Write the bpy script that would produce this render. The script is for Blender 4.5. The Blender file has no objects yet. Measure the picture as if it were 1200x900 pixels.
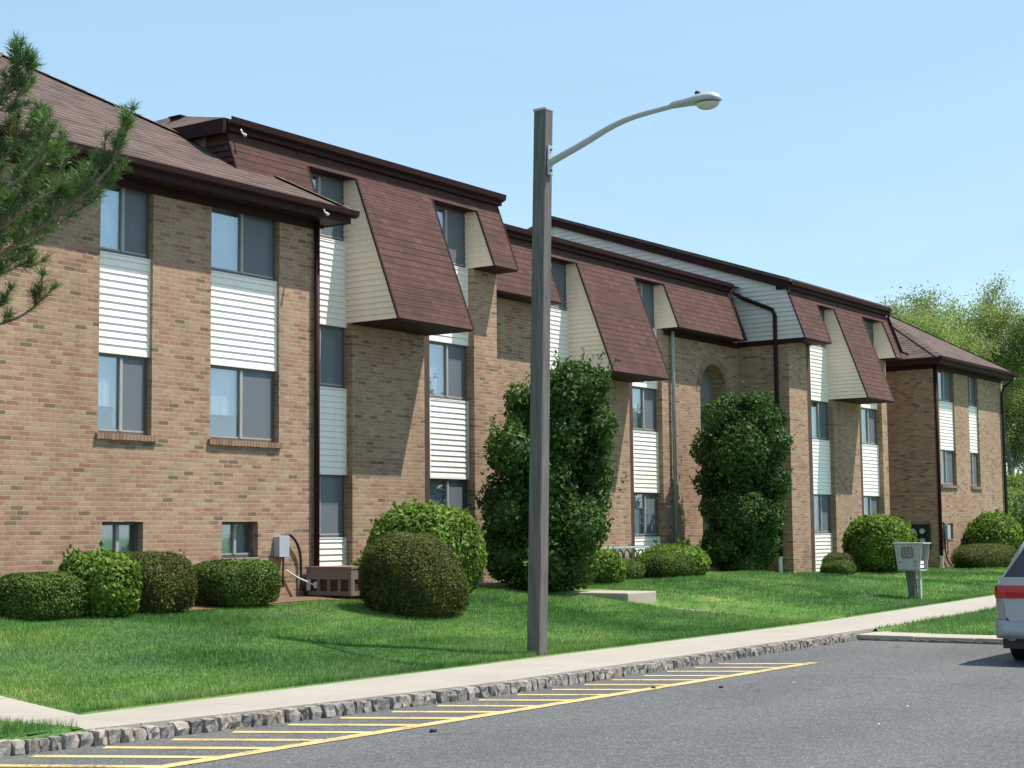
import bpy, math, random
import numpy as np
from mathutils import Matrix, Vector
R_ = math.radians
rng = np.random.default_rng(7)
random.seed(7)
scene = bpy.context.scene
COL = scene.collection

# ------------------------------------------------------------------ camera
CAM_YAW, CAM_PITCH, CAM_ROLL, F_PX = R_(34.500), R_(5.187), R_(-0.5636), 1900.0
def cam_axes():
    cy, sy, cp, sp, cr, sr = math.cos(CAM_YAW), math.sin(CAM_YAW), math.cos(CAM_PITCH), math.sin(CAM_PITCH), math.cos(CAM_ROLL), math.sin(CAM_ROLL)
    F0 = Vector((cy, sy, 0)); R0 = Vector((sy, -cy, 0)); U0 = Vector((0, 0, 1))
    F = F0*cp + U0*sp; U = -F0*sp + U0*cp
    Rr = R0*cr + U*sr; U = -R0*sr + U*cr
    return Rr, U, F
cr_, cu_, cf_ = cam_axes()
cd = bpy.data.cameras.new('camera'); cam = bpy.data.objects.new('camera', cd); COL.objects.link(cam)
cd.sensor_width = 36; cd.lens = F_PX/1200*36; cd.clip_start = .1; cd.clip_end = 3000
m = Matrix((cr_, cu_, -cf_)).transposed().to_4x4(); m.translation = (0, 0, 1.75)
cam.matrix_world = m
scene.camera = cam
# ------------------------------------------------------------------ sky, sun, exposure
TOSUN = Vector((.315, -.395, 1.0)).normalized()
SUN_EL = math.asin(TOSUN.z); SUN_ROT = math.atan2(TOSUN.x, TOSUN.y)
w = bpy.data.worlds.new('World'); scene.world = w; w.use_nodes = True
nt = w.node_tree; nt.nodes.clear()
sky = nt.nodes.new('ShaderNodeTexSky'); sky.sky_type = 'NISHITA'; sky.sun_disc = False
sky.sun_elevation = SUN_EL; sky.sun_rotation = SUN_ROT
sky.air_density = 1.0; sky.dust_density = .7; sky.ozone_density = 1.0; sky.altitude = 0
bg = nt.nodes.new('ShaderNodeBackground'); bg.inputs[1].default_value = .15
wo = nt.nodes.new('ShaderNodeOutputWorld')
thin = nt.nodes.new('ShaderNodeMix'); thin.data_type = 'RGBA'; thin.inputs[0].default_value = .55; thin.inputs[7].default_value = (1.72, 2.82, 3.42, 1)   # thin high veil that evens out the blue
tc = nt.nodes.new('ShaderNodeTexCoord'); mpn = nt.nodes.new('ShaderNodeMapping'); mpn.inputs['Scale'].default_value = (1.6, 1.6, 9)
cn = nt.nodes.new('ShaderNodeTexNoise'); cn.inputs['Scale'].default_value = 1.5; cn.inputs['Detail'].default_value = 6; cn.inputs['Roughness'].default_value = .6; cn.inputs['Distortion'].default_value = .5
mrn = nt.nodes.new('ShaderNodeMapRange'); mrn.inputs[1].default_value = .35; mrn.inputs[2].default_value = .75; mrn.inputs[3].default_value = .48; mrn.inputs[4].default_value = .72
nt.links.new(tc.outputs['Generated'], mpn.inputs[0]); nt.links.new(mpn.outputs[0], cn.inputs[0]); nt.links.new(cn.outputs[0], mrn.inputs[0]); nt.links.new(mrn.outputs[0], thin.inputs[0])
nt.links.new(sky.outputs[0], thin.inputs[6]); nt.links.new(thin.outputs[2], bg.inputs[0]); nt.links.new(bg.outputs[0], wo.inputs[0])
sd = bpy.data.lights.new('sun', 'SUN'); sd.energy = 4.5; sd.angle = R_(.5); sd.color = (1, .945, .85)
so = bpy.data.objects.new('sun', sd); COL.objects.link(so); so.location = (30, -20, 60)
so.rotation_euler = TOSUN.to_track_quat('Z', 'Y').to_euler()
vs = scene.view_settings; vs.view_transform = 'Standard'; vs.look = 'None'; vs.gamma = 1; vs.use_curve_mapping = False
vs.exposure = .70
scene.render.engine = 'CYCLES'
scene.cycles.max_bounces = 8; scene.cycles.transparent_max_bounces = 16

# ------------------------------------------------------------------ materials
def newmat(name):
    mt = bpy.data.materials.new(name); mt.use_nodes = True
    n = mt.node_tree; n.nodes.clear()
    out = n.nodes.new('ShaderNodeOutputMaterial'); b = n.nodes.new('ShaderNodeBsdfPrincipled')
    n.links.new(b.outputs[0], out.inputs[0])
    return mt, n, b, out
def N(n, t, **kw):
    x = n.nodes.new('ShaderNode'+t)
    for k, v in kw.items(): setattr(x, k, v)
    return x
def math_(n, op, a, b=None, c=None):
    x = N(n, 'Math', operation=op)
    for i, v in enumerate((a, b, c)):
        if v is None: continue
        if hasattr(v, 'is_linked') or hasattr(v, 'links'): n.links.new(v, x.inputs[i])
        else: x.inputs[i].default_value = v
    return x.outputs[0]
def mixc(n, fac, a, b, blend='MIX'):
    x = N(n, 'Mix', data_type='RGBA', blend_type=blend)
    for i, v in ((0, fac), (6, a), (7, b)):
        if hasattr(v, 'links'): n.links.new(v, x.inputs[i])
        elif i == 0: x.inputs[0].default_value = v
        else: x.inputs[i].default_value = (*v, 1) if len(v) == 3 else v
    return x.outputs[2]
def ramp(n, fac, stops, interp='LINEAR'):
    x = N(n, 'ValToRGB'); cr = x.color_ramp; cr.interpolation = interp
    while len(cr.elements) < len(stops): cr.elements.new(.5)
    for e, (p, c) in zip(cr.elements, stops):
        e.position = p; e.color = (*c, 1) if len(c) == 3 else c
    n.links.new(fac, x.inputs[0]); return x.outputs[0]
def noise(n, vec, scale, detail=3, rough=.55, dist=0):
    x = N(n, 'TexNoise'); x.inputs['Scale'].default_value = scale; x.inputs['Detail'].default_value = detail
    x.inputs['Roughness'].default_value = rough; x.inputs['Distortion'].default_value = dist
    if vec is not None: n.links.new(vec, x.inputs['Vector'])
    return x.outputs[0]
def pos(n): return N(n, 'NewGeometry').outputs['Position']
def objc(n): return N(n, 'TexCoord').outputs['Object']
def bump(n, b, h, strength=.3, dist=.01):
    x = N(n, 'Bump'); x.inputs['Strength'].default_value = strength; x.inputs['Distance'].default_value = dist
    n.links.new(h, x.inputs['Height']); n.links.new(x.outputs[0], b.inputs['Normal'])
def scl(n, vec, s):
    x = N(n, 'VectorMath', operation='MULTIPLY'); n.links.new(vec, x.inputs[0]); x.inputs[1].default_value = s; return x.outputs[0]

def wallcoords(n, vz=1.0):
    p = N(n, 'SeparateXYZ'); n.links.new(pos(n), p.inputs[0])
    u = math_(n, 'ADD', p.outputs[0], p.outputs[1])
    v = math_(n, 'MULTIPLY', p.outputs[2], vz)
    c = N(n, 'CombineXYZ'); n.links.new(u, c.inputs[0]); n.links.new(v, c.inputs[1])
    return c.outputs[0], p.outputs
def m_brick():
    mt, n, b, o = newmat('brick')
    vec, p = wallcoords(n)
    wob = noise(n, vec, 6, 2)
    wv = N(n, 'VectorMath', operation='MULTIPLY_ADD'); n.links.new(wob, wv.inputs[0]); wv.inputs[1].default_value = (.008, .006, 0); n.links.new(vec, wv.inputs[2])
    br = N(n, 'TexBrick'); n.links.new(wv.outputs[0], br.inputs['Vector'])
    br.offset = .5; br.inputs['Color1'].default_value = (0, 0, 0, 1); br.inputs['Color2'].default_value = (1, 1, 1, 1); br.inputs['Mortar'].default_value = (.5, .5, .5, 1)
    br.inputs['Scale'].default_value = 1; br.inputs['Mortar Size'].default_value = .0075; br.inputs['Mortar Smooth'].default_value = .25; br.inputs['Bias'].default_value = 0
    br.inputs['Brick Width'].default_value = .212; br.inputs['Row Height'].default_value = .0677
    big = noise(n, vec, .55, 3)
    # splash-stained redder courses close to the ground
    low = N(n, 'MapRange'); n.links.new(p[2], low.inputs[0]); low.inputs[1].default_value = .75; low.inputs[2].default_value = 1.45; low.inputs[3].default_value = .40; low.inputs[4].default_value = 0
    t = math_(n, 'ADD', br.outputs['Color'], math_(n, 'MULTIPLY', math_(n, 'SUBTRACT', big, .5), .55))
    t = math_(n, 'ADD', t, low.outputs[0])
    c = ramp(n, t, [(0, (.315, .197, .110)), (.22, (.405, .265, .158)), (.40, (.345, .213, .123)), (.54, (.365, .205, .124)), (.60, (.316, .158, .098)), (.80, (.345, .170, .108)), (.93, (.265, .112, .072)), (1.0, (.19, .130, .072))])
    fine = noise(n, vec, 60, 4, .7)
    c = mixc(n, .35, c, ramp(n, fine, [(.25, (.6, .55, .5)), (.7, (1.15, 1.12, 1.1))]), 'MULTIPLY')
    # a few scattered dark olive headers
    dk = math_(n, 'GREATER_THAN', br.outputs['Color'], .972)
    c = mixc(n, math_(n, 'MULTIPLY', dk, .75), c, (.13, .10, .055))
    mort = mixc(n, .5, (.36, .285, .195), ramp(n, fine, [(.3, (.27, .21, .14)), (.7, (.42, .335, .235))]))
    c = mixc(n, br.outputs['Fac'], c, mort)
    mot = noise(n, vec, 16, 3, .6)
    c = mixc(n, .7, c, ramp(n, mot, [(.3, (.80, .78, .76)), (.7, (1.16, 1.15, 1.14))]), 'MULTIPLY')
    # broad weathering: faint tone shifts between areas and thin rain streaks
    wth = noise(n, vec, .23, 5, .6, .5); stk = noise(n, scl(n, vec, (2.2, .16, 1)), 1.0, 4, .6)
    c = mixc(n, .75, c, ramp(n, wth, [(.3, (.80, .78, .76)), (.55, (1, 1, 1)), (.75, (1.13, 1.12, 1.10))]), 'MULTIPLY')
    c = mixc(n, .6, c, ramp(n, stk, [(.3, (.80, .79, .78)), (.5, (1, 1, 1)), (.72, (1.08, 1.08, 1.08))]), 'MULTIPLY')
    hs = N(n, 'HueSaturation'); hs.inputs['Saturation'].default_value = .90; n.links.new(c, hs.inputs['Color']); c = hs.outputs[0]
    n.links.new(c, b.inputs['Base Color']); b.inputs['Roughness'].default_value = .9
    h = math_(n, 'ADD', math_(n, 'MULTIPLY', br.outputs['Fac'], -1), math_(n, 'MULTIPLY', fine, .35))
    bump(n, b, h, .6, .008)
    return mt
def m_sillbrick():
    mt, n, b, o = newmat('sill_brick')
    r = N(n, 'NewGeometry').outputs['Random Per Island']
    c = ramp(n, r, [(0, (.30, .20, .12)), (.5, (.31, .175, .11)), (1, (.22, .12, .08))])
    f = noise(n, pos(n), 40, 4, .7)
    c = mixc(n, .4, c, ramp(n, f, [(.3, (.6, .6, .6)), (.7, (1.1, 1.1, 1.1))]), 'MULTIPLY')
    n.links.new(c, b.inputs['Base Color']); b.inputs['Roughness'].default_value = .9
    return mt
def m_shingle(name, cols, w_, h_, vz, amt=.5, stain=.25):
    mt, n, b, o = newmat(name)
    vec, p = wallcoords(n, vz)
    wob = noise(n, vec, 9, 2)
    wv = N(n, 'VectorMath', operation='MULTIPLY_ADD'); n.links.new(wob, wv.inputs[0]); wv.inputs[1].default_value = (.03, .028, 0); n.links.new(vec, wv.inputs[2])
    br = N(n, 'TexBrick'); n.links.new(wv.outputs[0], br.inputs['Vector'])
    br.offset = .5; br.inputs['Color1'].default_value = (0, 0, 0, 1); br.inputs['Color2'].default_value = (1, 1, 1, 1); br.inputs['Mortar'].default_value = (.3, .3, .3, 1)
    br.inputs['Scale'].default_value = 1; br.inputs['Mortar Size'].default_value = .009; br.inputs['Mortar Smooth'].default_value = .6
    br.inputs['Brick Width'].default_value = w_; br.inputs['Row Height'].default_value = h_
    c = ramp(n, br.outputs['Color'], cols)
    f = noise(n, vec, 90, 3, .8)
    c = mixc(n, .5, c, ramp(n, f, [(.3, (.55, .55, .55)), (.7, (1.3, 1.25, 1.25))]), 'MULTIPLY')
    big = noise(n, vec, .9, 4, .6)
    c = mixc(n, stain, c, ramp(n, big, [(.3, (.55, .52, .5)), (.7, (1.3, 1.3, 1.3))]), 'MULTIPLY')
    c = mixc(n, math_(n, 'MULTIPLY', br.outputs['Fac'], amt), c, (.03, .02, .018))
    n.links.new(c, b.inputs['Base Color']); b.inputs['Roughness'].default_value = .92
    h = math_(n, 'ADD', math_(n, 'MULTIPLY', br.outputs['Fac'], -1), math_(n, 'MULTIPLY', f, .5))
    bump(n, b, h, .5, .01)
    return mt
def m_plain(name, col, rough=.6, var=.15, scale=8, spec=.5, metal=0, bumpv=0, coord=pos):
    mt, n, b, o = newmat(name)
    f = noise(n, coord(n), scale, 4, .6)
    c = mixc(n, 1.0, col, ramp(n, f, [(.25, (1-var,)*3), (.75, (1+var,)*3)]), 'MULTIPLY')
    n.links.new(c, b.inputs['Base Color']); b.inputs['Roughness'].default_value = rough
    b.inputs['Specular IOR Level'].default_value = spec; b.inputs['Metallic'].default_value = metal
    if bumpv: bump(n, b, f, bumpv, .01)
    return mt
def m_siding(name, col):
    mt, n, b, o = newmat(name)
    v = scl(n, pos(n), (1.2, 1.2, .5))
    f = noise(n, v, 3, 5, .7)
    g = noise(n, scl(n, pos(n), (9, 9, .8)), 1.5, 3)
    c = mixc(n, .5, col, ramp(n, f, [(.3, (.86, .85, .82)), (.65, (1.02, 1.02, 1.02))]), 'MULTIPLY')
    c = mixc(n, .3, c, ramp(n, g, [(.3, (.85, .84, .80)), (.6, (1, 1, 1))]), 'MULTIPLY')
    n.links.new(c, b.inputs['Base Color']); b.inputs['Roughness'].default_value = .45
    return mt
def m_glass(name, tint=(.85, .9, .93), refl=.09):
    mt, n, b, o = newmat(name); n.nodes.remove(b)
    t = N(n, 'BsdfTransparent'); t.inputs[0].default_value = (*tint, 1)
    g = N(n, 'BsdfGlossy'); g.inputs['Roughness'].default_value = .03; g.inputs[0].default_value = (.95, .97, 1, 1)
    lw = N(n, 'LayerWeight'); lw.inputs[0].default_value = .35
    fac = math_(n, 'ADD', math_(n, 'MULTIPLY', lw.outputs['Fresnel'], .42), refl)
    wv = noise(n, pos(n), .7, 0)
    bp = N(n, 'Bump'); bp.inputs['Strength'].default_value = .03; bp.inputs['Distance'].default_value = .05
    n.links.new(wv, bp.inputs['Height']); n.links.new(bp.outputs[0], g.inputs['Normal'])
    mx = N(n, 'MixShader'); n.links.new(fac, mx.inputs[0]); n.links.new(t.outputs[0], mx.inputs[1]); n.links.new(g.outputs[0], mx.inputs[2])
    n.links.new(mx.outputs[0], o.inputs[0])
    return mt
def m_screen():
    mt, n, b, o = newmat('insect_screen'); n.nodes.remove(b)
    t = N(n, 'BsdfTransparent'); d = N(n, 'BsdfDiffuse'); d.inputs[0].default_value = (.20, .225, .255, 1)
    mx = N(n, 'MixShader'); mx.inputs[0].default_value = .55
    n.links.new(t.outputs[0], mx.inputs[1]); n.links.new(d.outputs[0], mx.inputs[2]); n.links.new(mx.outputs[0], o.inputs[0])
    return mt
def m_leaf(name, cols, trans=.25, rough=.7, spec=.15, nscale=1.2, nvar=.35, deadv=.6):
    mt, n, b, o = newmat(name)
    r = N(n, 'NewGeometry').outputs['Random Per Island']
    c = ramp(n, r, cols)
    f = noise(n, pos(n), nscale, 3)
    c = mixc(n, 1.0, c, ramp(n, f, [(.3, (1-nvar,)*3), (.7, (1+nvar,)*3)]), 'MULTIPLY')
    dead = ramp(n, math_(n, 'ADD', noise(n, pos(n), 3.1, 4, .65), math_(n, 'MULTIPLY', r, .18)), [(.70, (0, 0, 0)), (.80, (1, 1, 1))])
    c = mixc(n, math_(n, 'MULTIPLY', dead, deadv), c, (.15, .10, .045))
    n.links.new(c, b.inputs['Base Color']); b.inputs['Roughness'].default_value = rough; b.inputs['Specular IOR Level'].default_value = spec
    tr = N(n, 'BsdfTranslucent'); n.links.new(mixc(n, 1, c, (1.1, 1.25, .55), 'MULTIPLY'), tr.inputs[0])
    mx = N(n, 'MixShader'); mx.inputs[0].default_value = trans
    n.links.new(b.outputs[0], mx.inputs[1]); n.links.new(tr.outputs[0], mx.inputs[2]); n.links.new(mx.outputs[0], o.inputs[0])
    return mt
def grass_color(n):
    p = pos(n)
    a = noise(n, scl(n, p, (.55, 1.1, 1)), 1.0, 4, .6, .4)
    b_ = noise(n, p, 5, 4, .65)
    s = N(n, 'TexWave'); s.inputs['Scale'].default_value = .35; s.inputs['Distortion'].default_value = 3.5; s.inputs['Detail'].default_value = 3
    n.links.new(scl(n, p, (.12, 1.6, 0)), s.inputs[0])
    t = math_(n, 'ADD', math_(n, 'MULTIPLY', a, .60), math_(n, 'ADD', math_(n, 'MULTIPLY', b_, .25), math_(n, 'MULTIPLY', s.outputs[1], .15)))
    sheen = ramp(n, noise(n, scl(n, p, (.35, .8, 1)), 1.3, 3, .6, .6), [(.48, (0, 0, 0)), (.66, (1, 1, 1))])
    c = ramp(n, t, [(.34, (.045, .122, .028)), (.45, (.080, .186, .043)), (.54, (.122, .238, .058)), (.64, (.192, .290, .082)), (.76, (.29, .345, .12))])
    c = mixc(n, math_(n, 'MULTIPLY', sheen, .5), c, (.130, .205, .092))
    return c
def m_grass_ground():
    mt, n, b, o = newmat('lawn')
    c = grass_color(n)
    f = noise(n, pos(n), 45, 4, .8)
    c = mixc(n, .7, c, ramp(n, f, [(.3, (.45, .5, .45)), (.7, (1.25, 1.25, 1.2))]), 'MULTIPLY')
    n.links.new(c, b.inputs['Base Color']); b.inputs['Roughness'].default_value = .95; b.inputs['Specular IOR Level'].default_value = .1
    bump(n, b, f, .8, .03)
    return mt
def m_grass_blade():
    mt, n, b, o = newmat('grass_blade')
    c = grass_color(n)
    r = N(n, 'NewGeometry').outputs['Random Per Island']
    c = mixc(n, 1, c, ramp(n, r, [(0, (.75, .8, .7)), (.6, (1.15, 1.12, 1)), (.95, (1.3, 1.22, 1.15)), (1, (1.9, 1.5, 1.4))]), 'MULTIPLY')
    n.links.new(c, b.inputs['Base Color']); b.inputs['Roughness'].default_value = .5; b.inputs['Specular IOR Level'].default_value = .25
    tr = N(n, 'BsdfTranslucent'); n.links.new(c, tr.inputs[0])
    mx = N(n, 'MixShader'); mx.inputs[0].default_value = .3
    n.links.new(b.outputs[0], mx.inputs[1]); n.links.new(tr.outputs[0], mx.inputs[2]); n.links.new(mx.outputs[0], o.inputs[0])
    return mt
def m_asphalt():
    mt, n, b, o = newmat('asphalt')
    p = pos(n)
    v = N(n, 'TexVoronoi'); v.inputs['Scale'].default_value = 75; n.links.new(p, v.inputs['Vector'])
    cc = N(n, 'SeparateColor'); n.links.new(v.outputs['Color'], cc.inputs[0])
    a = ramp(n, cc.outputs[0], [(0, (.062, .062, .063)), (.55, (.087, .087, .088)), (.85, (.116, .116, .116)), (1, (.21, .208, .203))])
    big = noise(n, p, .35, 5, .6)
    c = mixc(n, .8, a, ramp(n, big, [(.3, (.80, .81, .83)), (.55, (1, 1, 1)), (.75, (1.14, 1.12, 1.10))]), 'MULTIPLY')
    med = noise(n, p, 7, 4, .75)
    c = mixc(n, .6, c, ramp(n, med, [(.3, (.75, .75, .75)), (.7, (1.22, 1.22, 1.22))]), 'MULTIPLY')
    # faint wheel lanes and a few oil drips
    ln = N(n, 'TexWave', bands_direction='Y'); ln.inputs['Scale'].default_value = .16; ln.inputs['Distortion'].default_value = 1.2; n.links.new(p, ln.inputs[0])
    c = mixc(n, .35, c, ramp(n, ln.outputs[1], [(.2, (.86, .86, .87)), (.8, (1.1, 1.1, 1.09))]), 'MULTIPLY')
    ol = N(n, 'TexVoronoi'); ol.inputs['Scale'].default_value = .55; n.links.new(p, ol.inputs['Vector'])
    oil = ramp(n, math_(n, 'ADD', ol.outputs['Distance'], math_(n, 'MULTIPLY', noise(n, p, 6, 4), .25)), [(.17, (1, 1, 1)), (.27, (0, 0, 0))])
    c = mixc(n, math_(n, 'MULTIPLY', oil, .30), c, (.03, .03, .031))
    # hairline cracks
    cv = N(n, 'TexVoronoi', feature='DISTANCE_TO_EDGE'); cv.inputs['Scale'].default_value = .22
    wv = N(n, 'VectorMath', operation='MULTIPLY_ADD'); wn = N(n, 'TexNoise'); wn.inputs['Scale'].default_value = 1.4; wn.inputs['Detail'].default_value = 5
    n.links.new(p, wn.inputs['Vector']); n.links.new(wn.outputs['Color'], wv.inputs[0]); wv.inputs[1].default_value = (.9, .9, 0); n.links.new(p, wv.inputs[2]); n.links.new(wv.outputs[0], cv.inputs['Vector'])
    cr = math_(n, 'MULTIPLY', math_(n, 'LESS_THAN', cv.outputs['Distance'], .0022), math_(n, 'GREATER_THAN', noise(n, p, .5, 2), .52))
    c = mixc(n, math_(n, 'MULTIPLY', cr, .55), c, (.03, .03, .032))
    # worn, greener dusty strip along the kerb
    sp = N(n, 'SeparateXYZ'); n.links.new(p, sp.inputs[0])
    k = N(n, 'MapRange'); n.links.new(sp.outputs[1], k.inputs[0]); k.inputs[1].default_value = 9.3; k.inputs[2].default_value = 10.2; k.inputs[3].default_value = 0; k.inputs[4].default_value = 1
    dn = math_(n, 'MULTIPLY', k.outputs[0], ramp(n, noise(n, p, 2.3, 5, .7), [(.45, (0, 0, 0)), (.7, (1, 1, 1))]))
    c = mixc(n, math_(n, 'MULTIPLY', dn, .4), c, (.15, .155, .09))
    n.links.new(c, b.inputs['Base Color']); b.inputs['Roughness'].default_value = .88
    bump(n, b, v.outputs['Distance'], .5, .012)
    return mt
def m_paint():
    mt, n, b, o = newmat('yellow_paint')
    p = pos(n)
    f = noise(n, p, 30, 5, .8); g = noise(n, p, 2.2, 4, .6)
    c = mixc(n, .6, (.56, .41, .165), ramp(n, f, [(.3, (.75, .75, .75)), (.7, (1.1, 1.1, 1.1))]), 'MULTIPLY')
    wear = ramp(n, math_(n, 'ADD', math_(n, 'MULTIPLY', f, .6), math_(n, 'MULTIPLY', g, .4)), [(.52, (0, 0, 0)), (.60, (1, 1, 1))])
    c = mixc(n, wear, c, (.12, .118, .105))
    n.links.new(c, b.inputs['Base Color']); b.inputs['Roughness'].default_value = .8
    return mt
def m_concrete(name, col, joint=None):
    mt, n, b, o = newmat(name)
    p = pos(n)
    f = noise(n, p, 35, 5, .75); g = noise(n, p, 1.1, 5, .65)
    c = mixc(n, .5, col, ramp(n, f, [(.3, (.85, .85, .85)), (.7, (1.08, 1.08, 1.08))]), 'MULTIPLY')
    c = mixc(n, .6, c, ramp(n, g, [(.3, (.84, .82, .80)), (.6, (1.04, 1.04, 1.04))]), 'MULTIPLY')
    if joint:
        sp = N(n, 'SeparateXYZ'); n.links.new(p, sp.inputs[0])
        md = math_(n, 'ABSOLUTE', math_(n, 'SUBTRACT', math_(n, 'MODULO', sp.outputs[joint[0]], joint[1]), joint[1]/2))
        ln = math_(n, 'LESS_THAN', md, .008)
        c = mixc(n, math_(n, 'MULTIPLY', ln, .6), c, (.12, .11, .09))
    n.links.new(c, b.inputs['Base Color']); b.inputs['Roughness'].default_value = .9
    bump(n, b, f, .25, .006)
    return mt
def m_stone():
    mt, n, b, o = newmat('granite_block')
    r = N(n, 'ObjectInfo').outputs['Random']
    c = ramp(n, r, [(0, (.17, .16, .155)), (.3, (.29, .265, .24)), (.55, (.23, .215, .205)), (.75, (.35, .315, .275)), (.9, (.26, .22, .18)), (1, (.13, .125, .13))])
    f = noise(n, pos(n), 22, 5, .75)
    c = mixc(n, .9, c, ramp(n, f, [(.3, (.45, .45, .47)), (.68, (1.35, 1.32, 1.28))]), 'MULTIPLY')
    n.links.new(c, b.inputs['Base Color']); b.inputs['Roughness'].default_value = .9
    bump(n, b, f, .8, .02)
    return mt
def m_wood(name, c0, c1):
    mt, n, b, o = newmat(name)
    f = noise(n, scl(n, objc(n), (22, 22, .9)), 1.6, 5, .65)
    g = noise(n, objc(n), 1.4, 3)
    c = ramp(n, math_(n, 'ADD', math_(n, 'MULTIPLY', f, .75), math_(n, 'MULTIPLY', g, .25)), [(.34, c0), (.64, c1)])
    n.links.new(c, b.inputs['Base Color']); b.inputs['Roughness'].default_value = .85
    bump(n, b, f, .5, .01)
    return mt

M = {}
M['brick'] = m_brick(); M['sillbrick'] = m_sillbrick()
M['mansard'] = m_shingle('mansard_shingle', [(0, (.064, .024, .018)), (.5, (.081, .031, .024)), (1, (.102, .041, .032))], .26, .13, 1.07, .95, .5)
M['hip'] = m_shingle('roof_shingle', [(0, (.060, .039, .032)), (.35, (.105, .067, .054)), (.7, (.135, .088, .070)), (1, (.085, .062, .058))], .24, .15, 1.94, .55, .3)
M['trim'] = m_plain('brown_trim', (.030, .010, .0105), .65, .2, 5, spec=.15)
M['brownpost'] = m_plain('brown_board', (.075, .038, .028), .7, .3, 9)
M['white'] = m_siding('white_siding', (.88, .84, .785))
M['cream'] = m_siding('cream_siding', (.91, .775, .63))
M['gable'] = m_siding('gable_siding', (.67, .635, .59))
M['frame'] = m_plain('window_frame', (.10, .09, .085), .45, .1, 6)
M['mullion'] = m_plain('window_mullion', (.33, .31, .29), .45, .1, 6)
M['glass'] = m_glass('window_glass'); M['screen'] = m_screen()
M['curtain'] = m_plain('curtain', (.80, .84, .86), .9, .12, 2.5)
M['curtain2'] = m_plain('grey_curtain', (.62, .65, .67), .9, .15, 2.5)
M['curtain3'] = m_plain('dark_curtain', (.30, .29, .29), .9, .15, 2.5)
M['blind'] = m_plain('cream_blind', (.74, .72, .66), .8, .06, 2.5)
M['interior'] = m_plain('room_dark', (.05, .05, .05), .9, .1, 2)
M['lawn'] = m_grass_ground(); M['blade'] = m_grass_blade()
M['asphalt'] = m_asphalt(); M['paint'] = m_paint()
M['walk'] = m_concrete('sidewalk_concrete', (.335, .30, .258), (0, 1.52)); M['walk2'] = m_concrete('path_concrete', (.335, .30, .258), (1, 1.52))
M['conc'] = m_concrete('step_concrete', (.36, .32, .26)); M['stone'] = m_stone()
M['mulch'] = m_plain('mulch', (.15, .075, .05), .95, .6, 40, bumpv=.8)
M['wood'] = m_wood('weathered_post', (.068, .062, .060), (.165, .150, .142))
M['boxwood'] = m_wood('grey_board', (.30, .30, .285), (.44, .45, .44))
M['alu'] = m_plain('aluminium', (.40, .42, .45), .45, .08, 6, metal=.2)
M['lens'] = m_plain('lamp_lens', (.55, .55, .50), .2, .05, 6)
M['black'] = m_plain('black_plastic', (.015, .015, .016), .5, .2, 6)
M['pvc'] = m_plain('white_pipe', (.62, .62, .58), .5, .1, 6)
M['greypipe'] = m_plain('grey_pipe', (.30, .33, .36), .4, .12, 6)
M['acbrown'] = m_plain('brown_metal', (.20, .145, .12), .55, .12, 6)
M['darkbrown'] = m_plain('dark_opening', (.05, .025, .02), .8, .3, 12)
M['acgrey'] = m_plain('grey_panel', (.17, .17, .165), .6, .12, 4); M['acgrey2'] = m_plain('grey_door_leaf', (.15, .15, .15), .5, .1, 4)
M['ebox'] = m_plain('grey_metal', (.38, .42, .46), .45, .1, 6)
M['bark'] = m_plain('bark', (.14, .10, .075), .95, .4, 14, bumpv=.8)
M['bark2'] = m_plain('grey_bark', (.20, .175, .145), .95, .35, 10, bumpv=.6)
M['silver'] = m_plain('silver_paint', (.33, .335, .355), .3, .03, 3, metal=.4)
M['carglass'] = m_plain('tinted_glass', (.018, .016, .022), .06, .05, 3)
M['red'] = m_plain('red_lens', (.42, .012, .016), .15, .1, 6)
M['rubber'] = m_plain('rubber', (.014, .014, .014), .8, .2, 20)
M['plate'] = m_plain('white_plate', (.7, .7, .66), .5, .05, 6)
M['rust'] = m_plain('rust_mark', (.20, .13, .115), .9, .3, 40)
M['paper'] = m_plain('paper', (.82, .82, .80), .8, .05, 6)
M['green'] = m_plain('green_metal', (.03, .06, .05), .45, .2, 6)
M['palegreen'] = m_plain('pale_green_metal', (.35, .44, .40), .6, .2, 10)
M['leaf_bright'] = m_leaf('privet_leaf', [(0, (.075, .135, .018)), (.5, (.125, .205, .032)), (1, (.19, .285, .058))], .28, nscale=2.2, nvar=.4, deadv=.25)
M['leaf_dark'] = m_leaf('dark_leaf', [(0, (.026, .066, .014)), (.5, (.048, .105, .022)), (1, (.085, .155, .036))], .25, .6, .2, deadv=.2)
M['yew'] = m_leaf('yew_needle', [(0, (.042, .082, .016)), (.5, (.078, .130, .024)), (1, (.125, .175, .040))], .18, nscale=2.5, nvar=.4)
M['yew_olive'] = m_leaf('olive_yew_needle', [(0, (.046, .066, .017)), (.5, (.086, .106, .026)), (1, (.145, .148, .042))], .18, nscale=2.5, nvar=.4)
M['twig'] = m_plain('twig', (.10, .075, .05), .9, .3, 20)
M['pine'] = m_leaf('pine_needle', [(0, (.050, .115, .035)), (.5, (.095, .175, .055)), (1, (.17, .255, .095))], .2, .4, .35, 2.0, .25)
M['pinebark'] = m_plain('pine_bark', (.21, .16, .12), .9, .35, 18, bumpv=.5)
M['spring'] = m_leaf('spring_leaf', [(0, (.18, .23, .075)), (.5, (.27, .325, .12)), (1, (.37, .42, .19))], .35, nscale=.35, nvar=.3)
M['spring_green'] = m_leaf('spring_leaf_green', [(0, (.125, .19, .06)), (.5, (.20, .28, .095)), (1, (.28, .36, .14))], .35, nscale=.35, nvar=.3)
M['spring_grey'] = m_leaf('spring_leaf_grey', [(0, (.19, .215, .11)), (.5, (.28, .305, .16)), (1, (.38, .395, .23))], .35, nscale=.35, nvar=.3)

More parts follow.
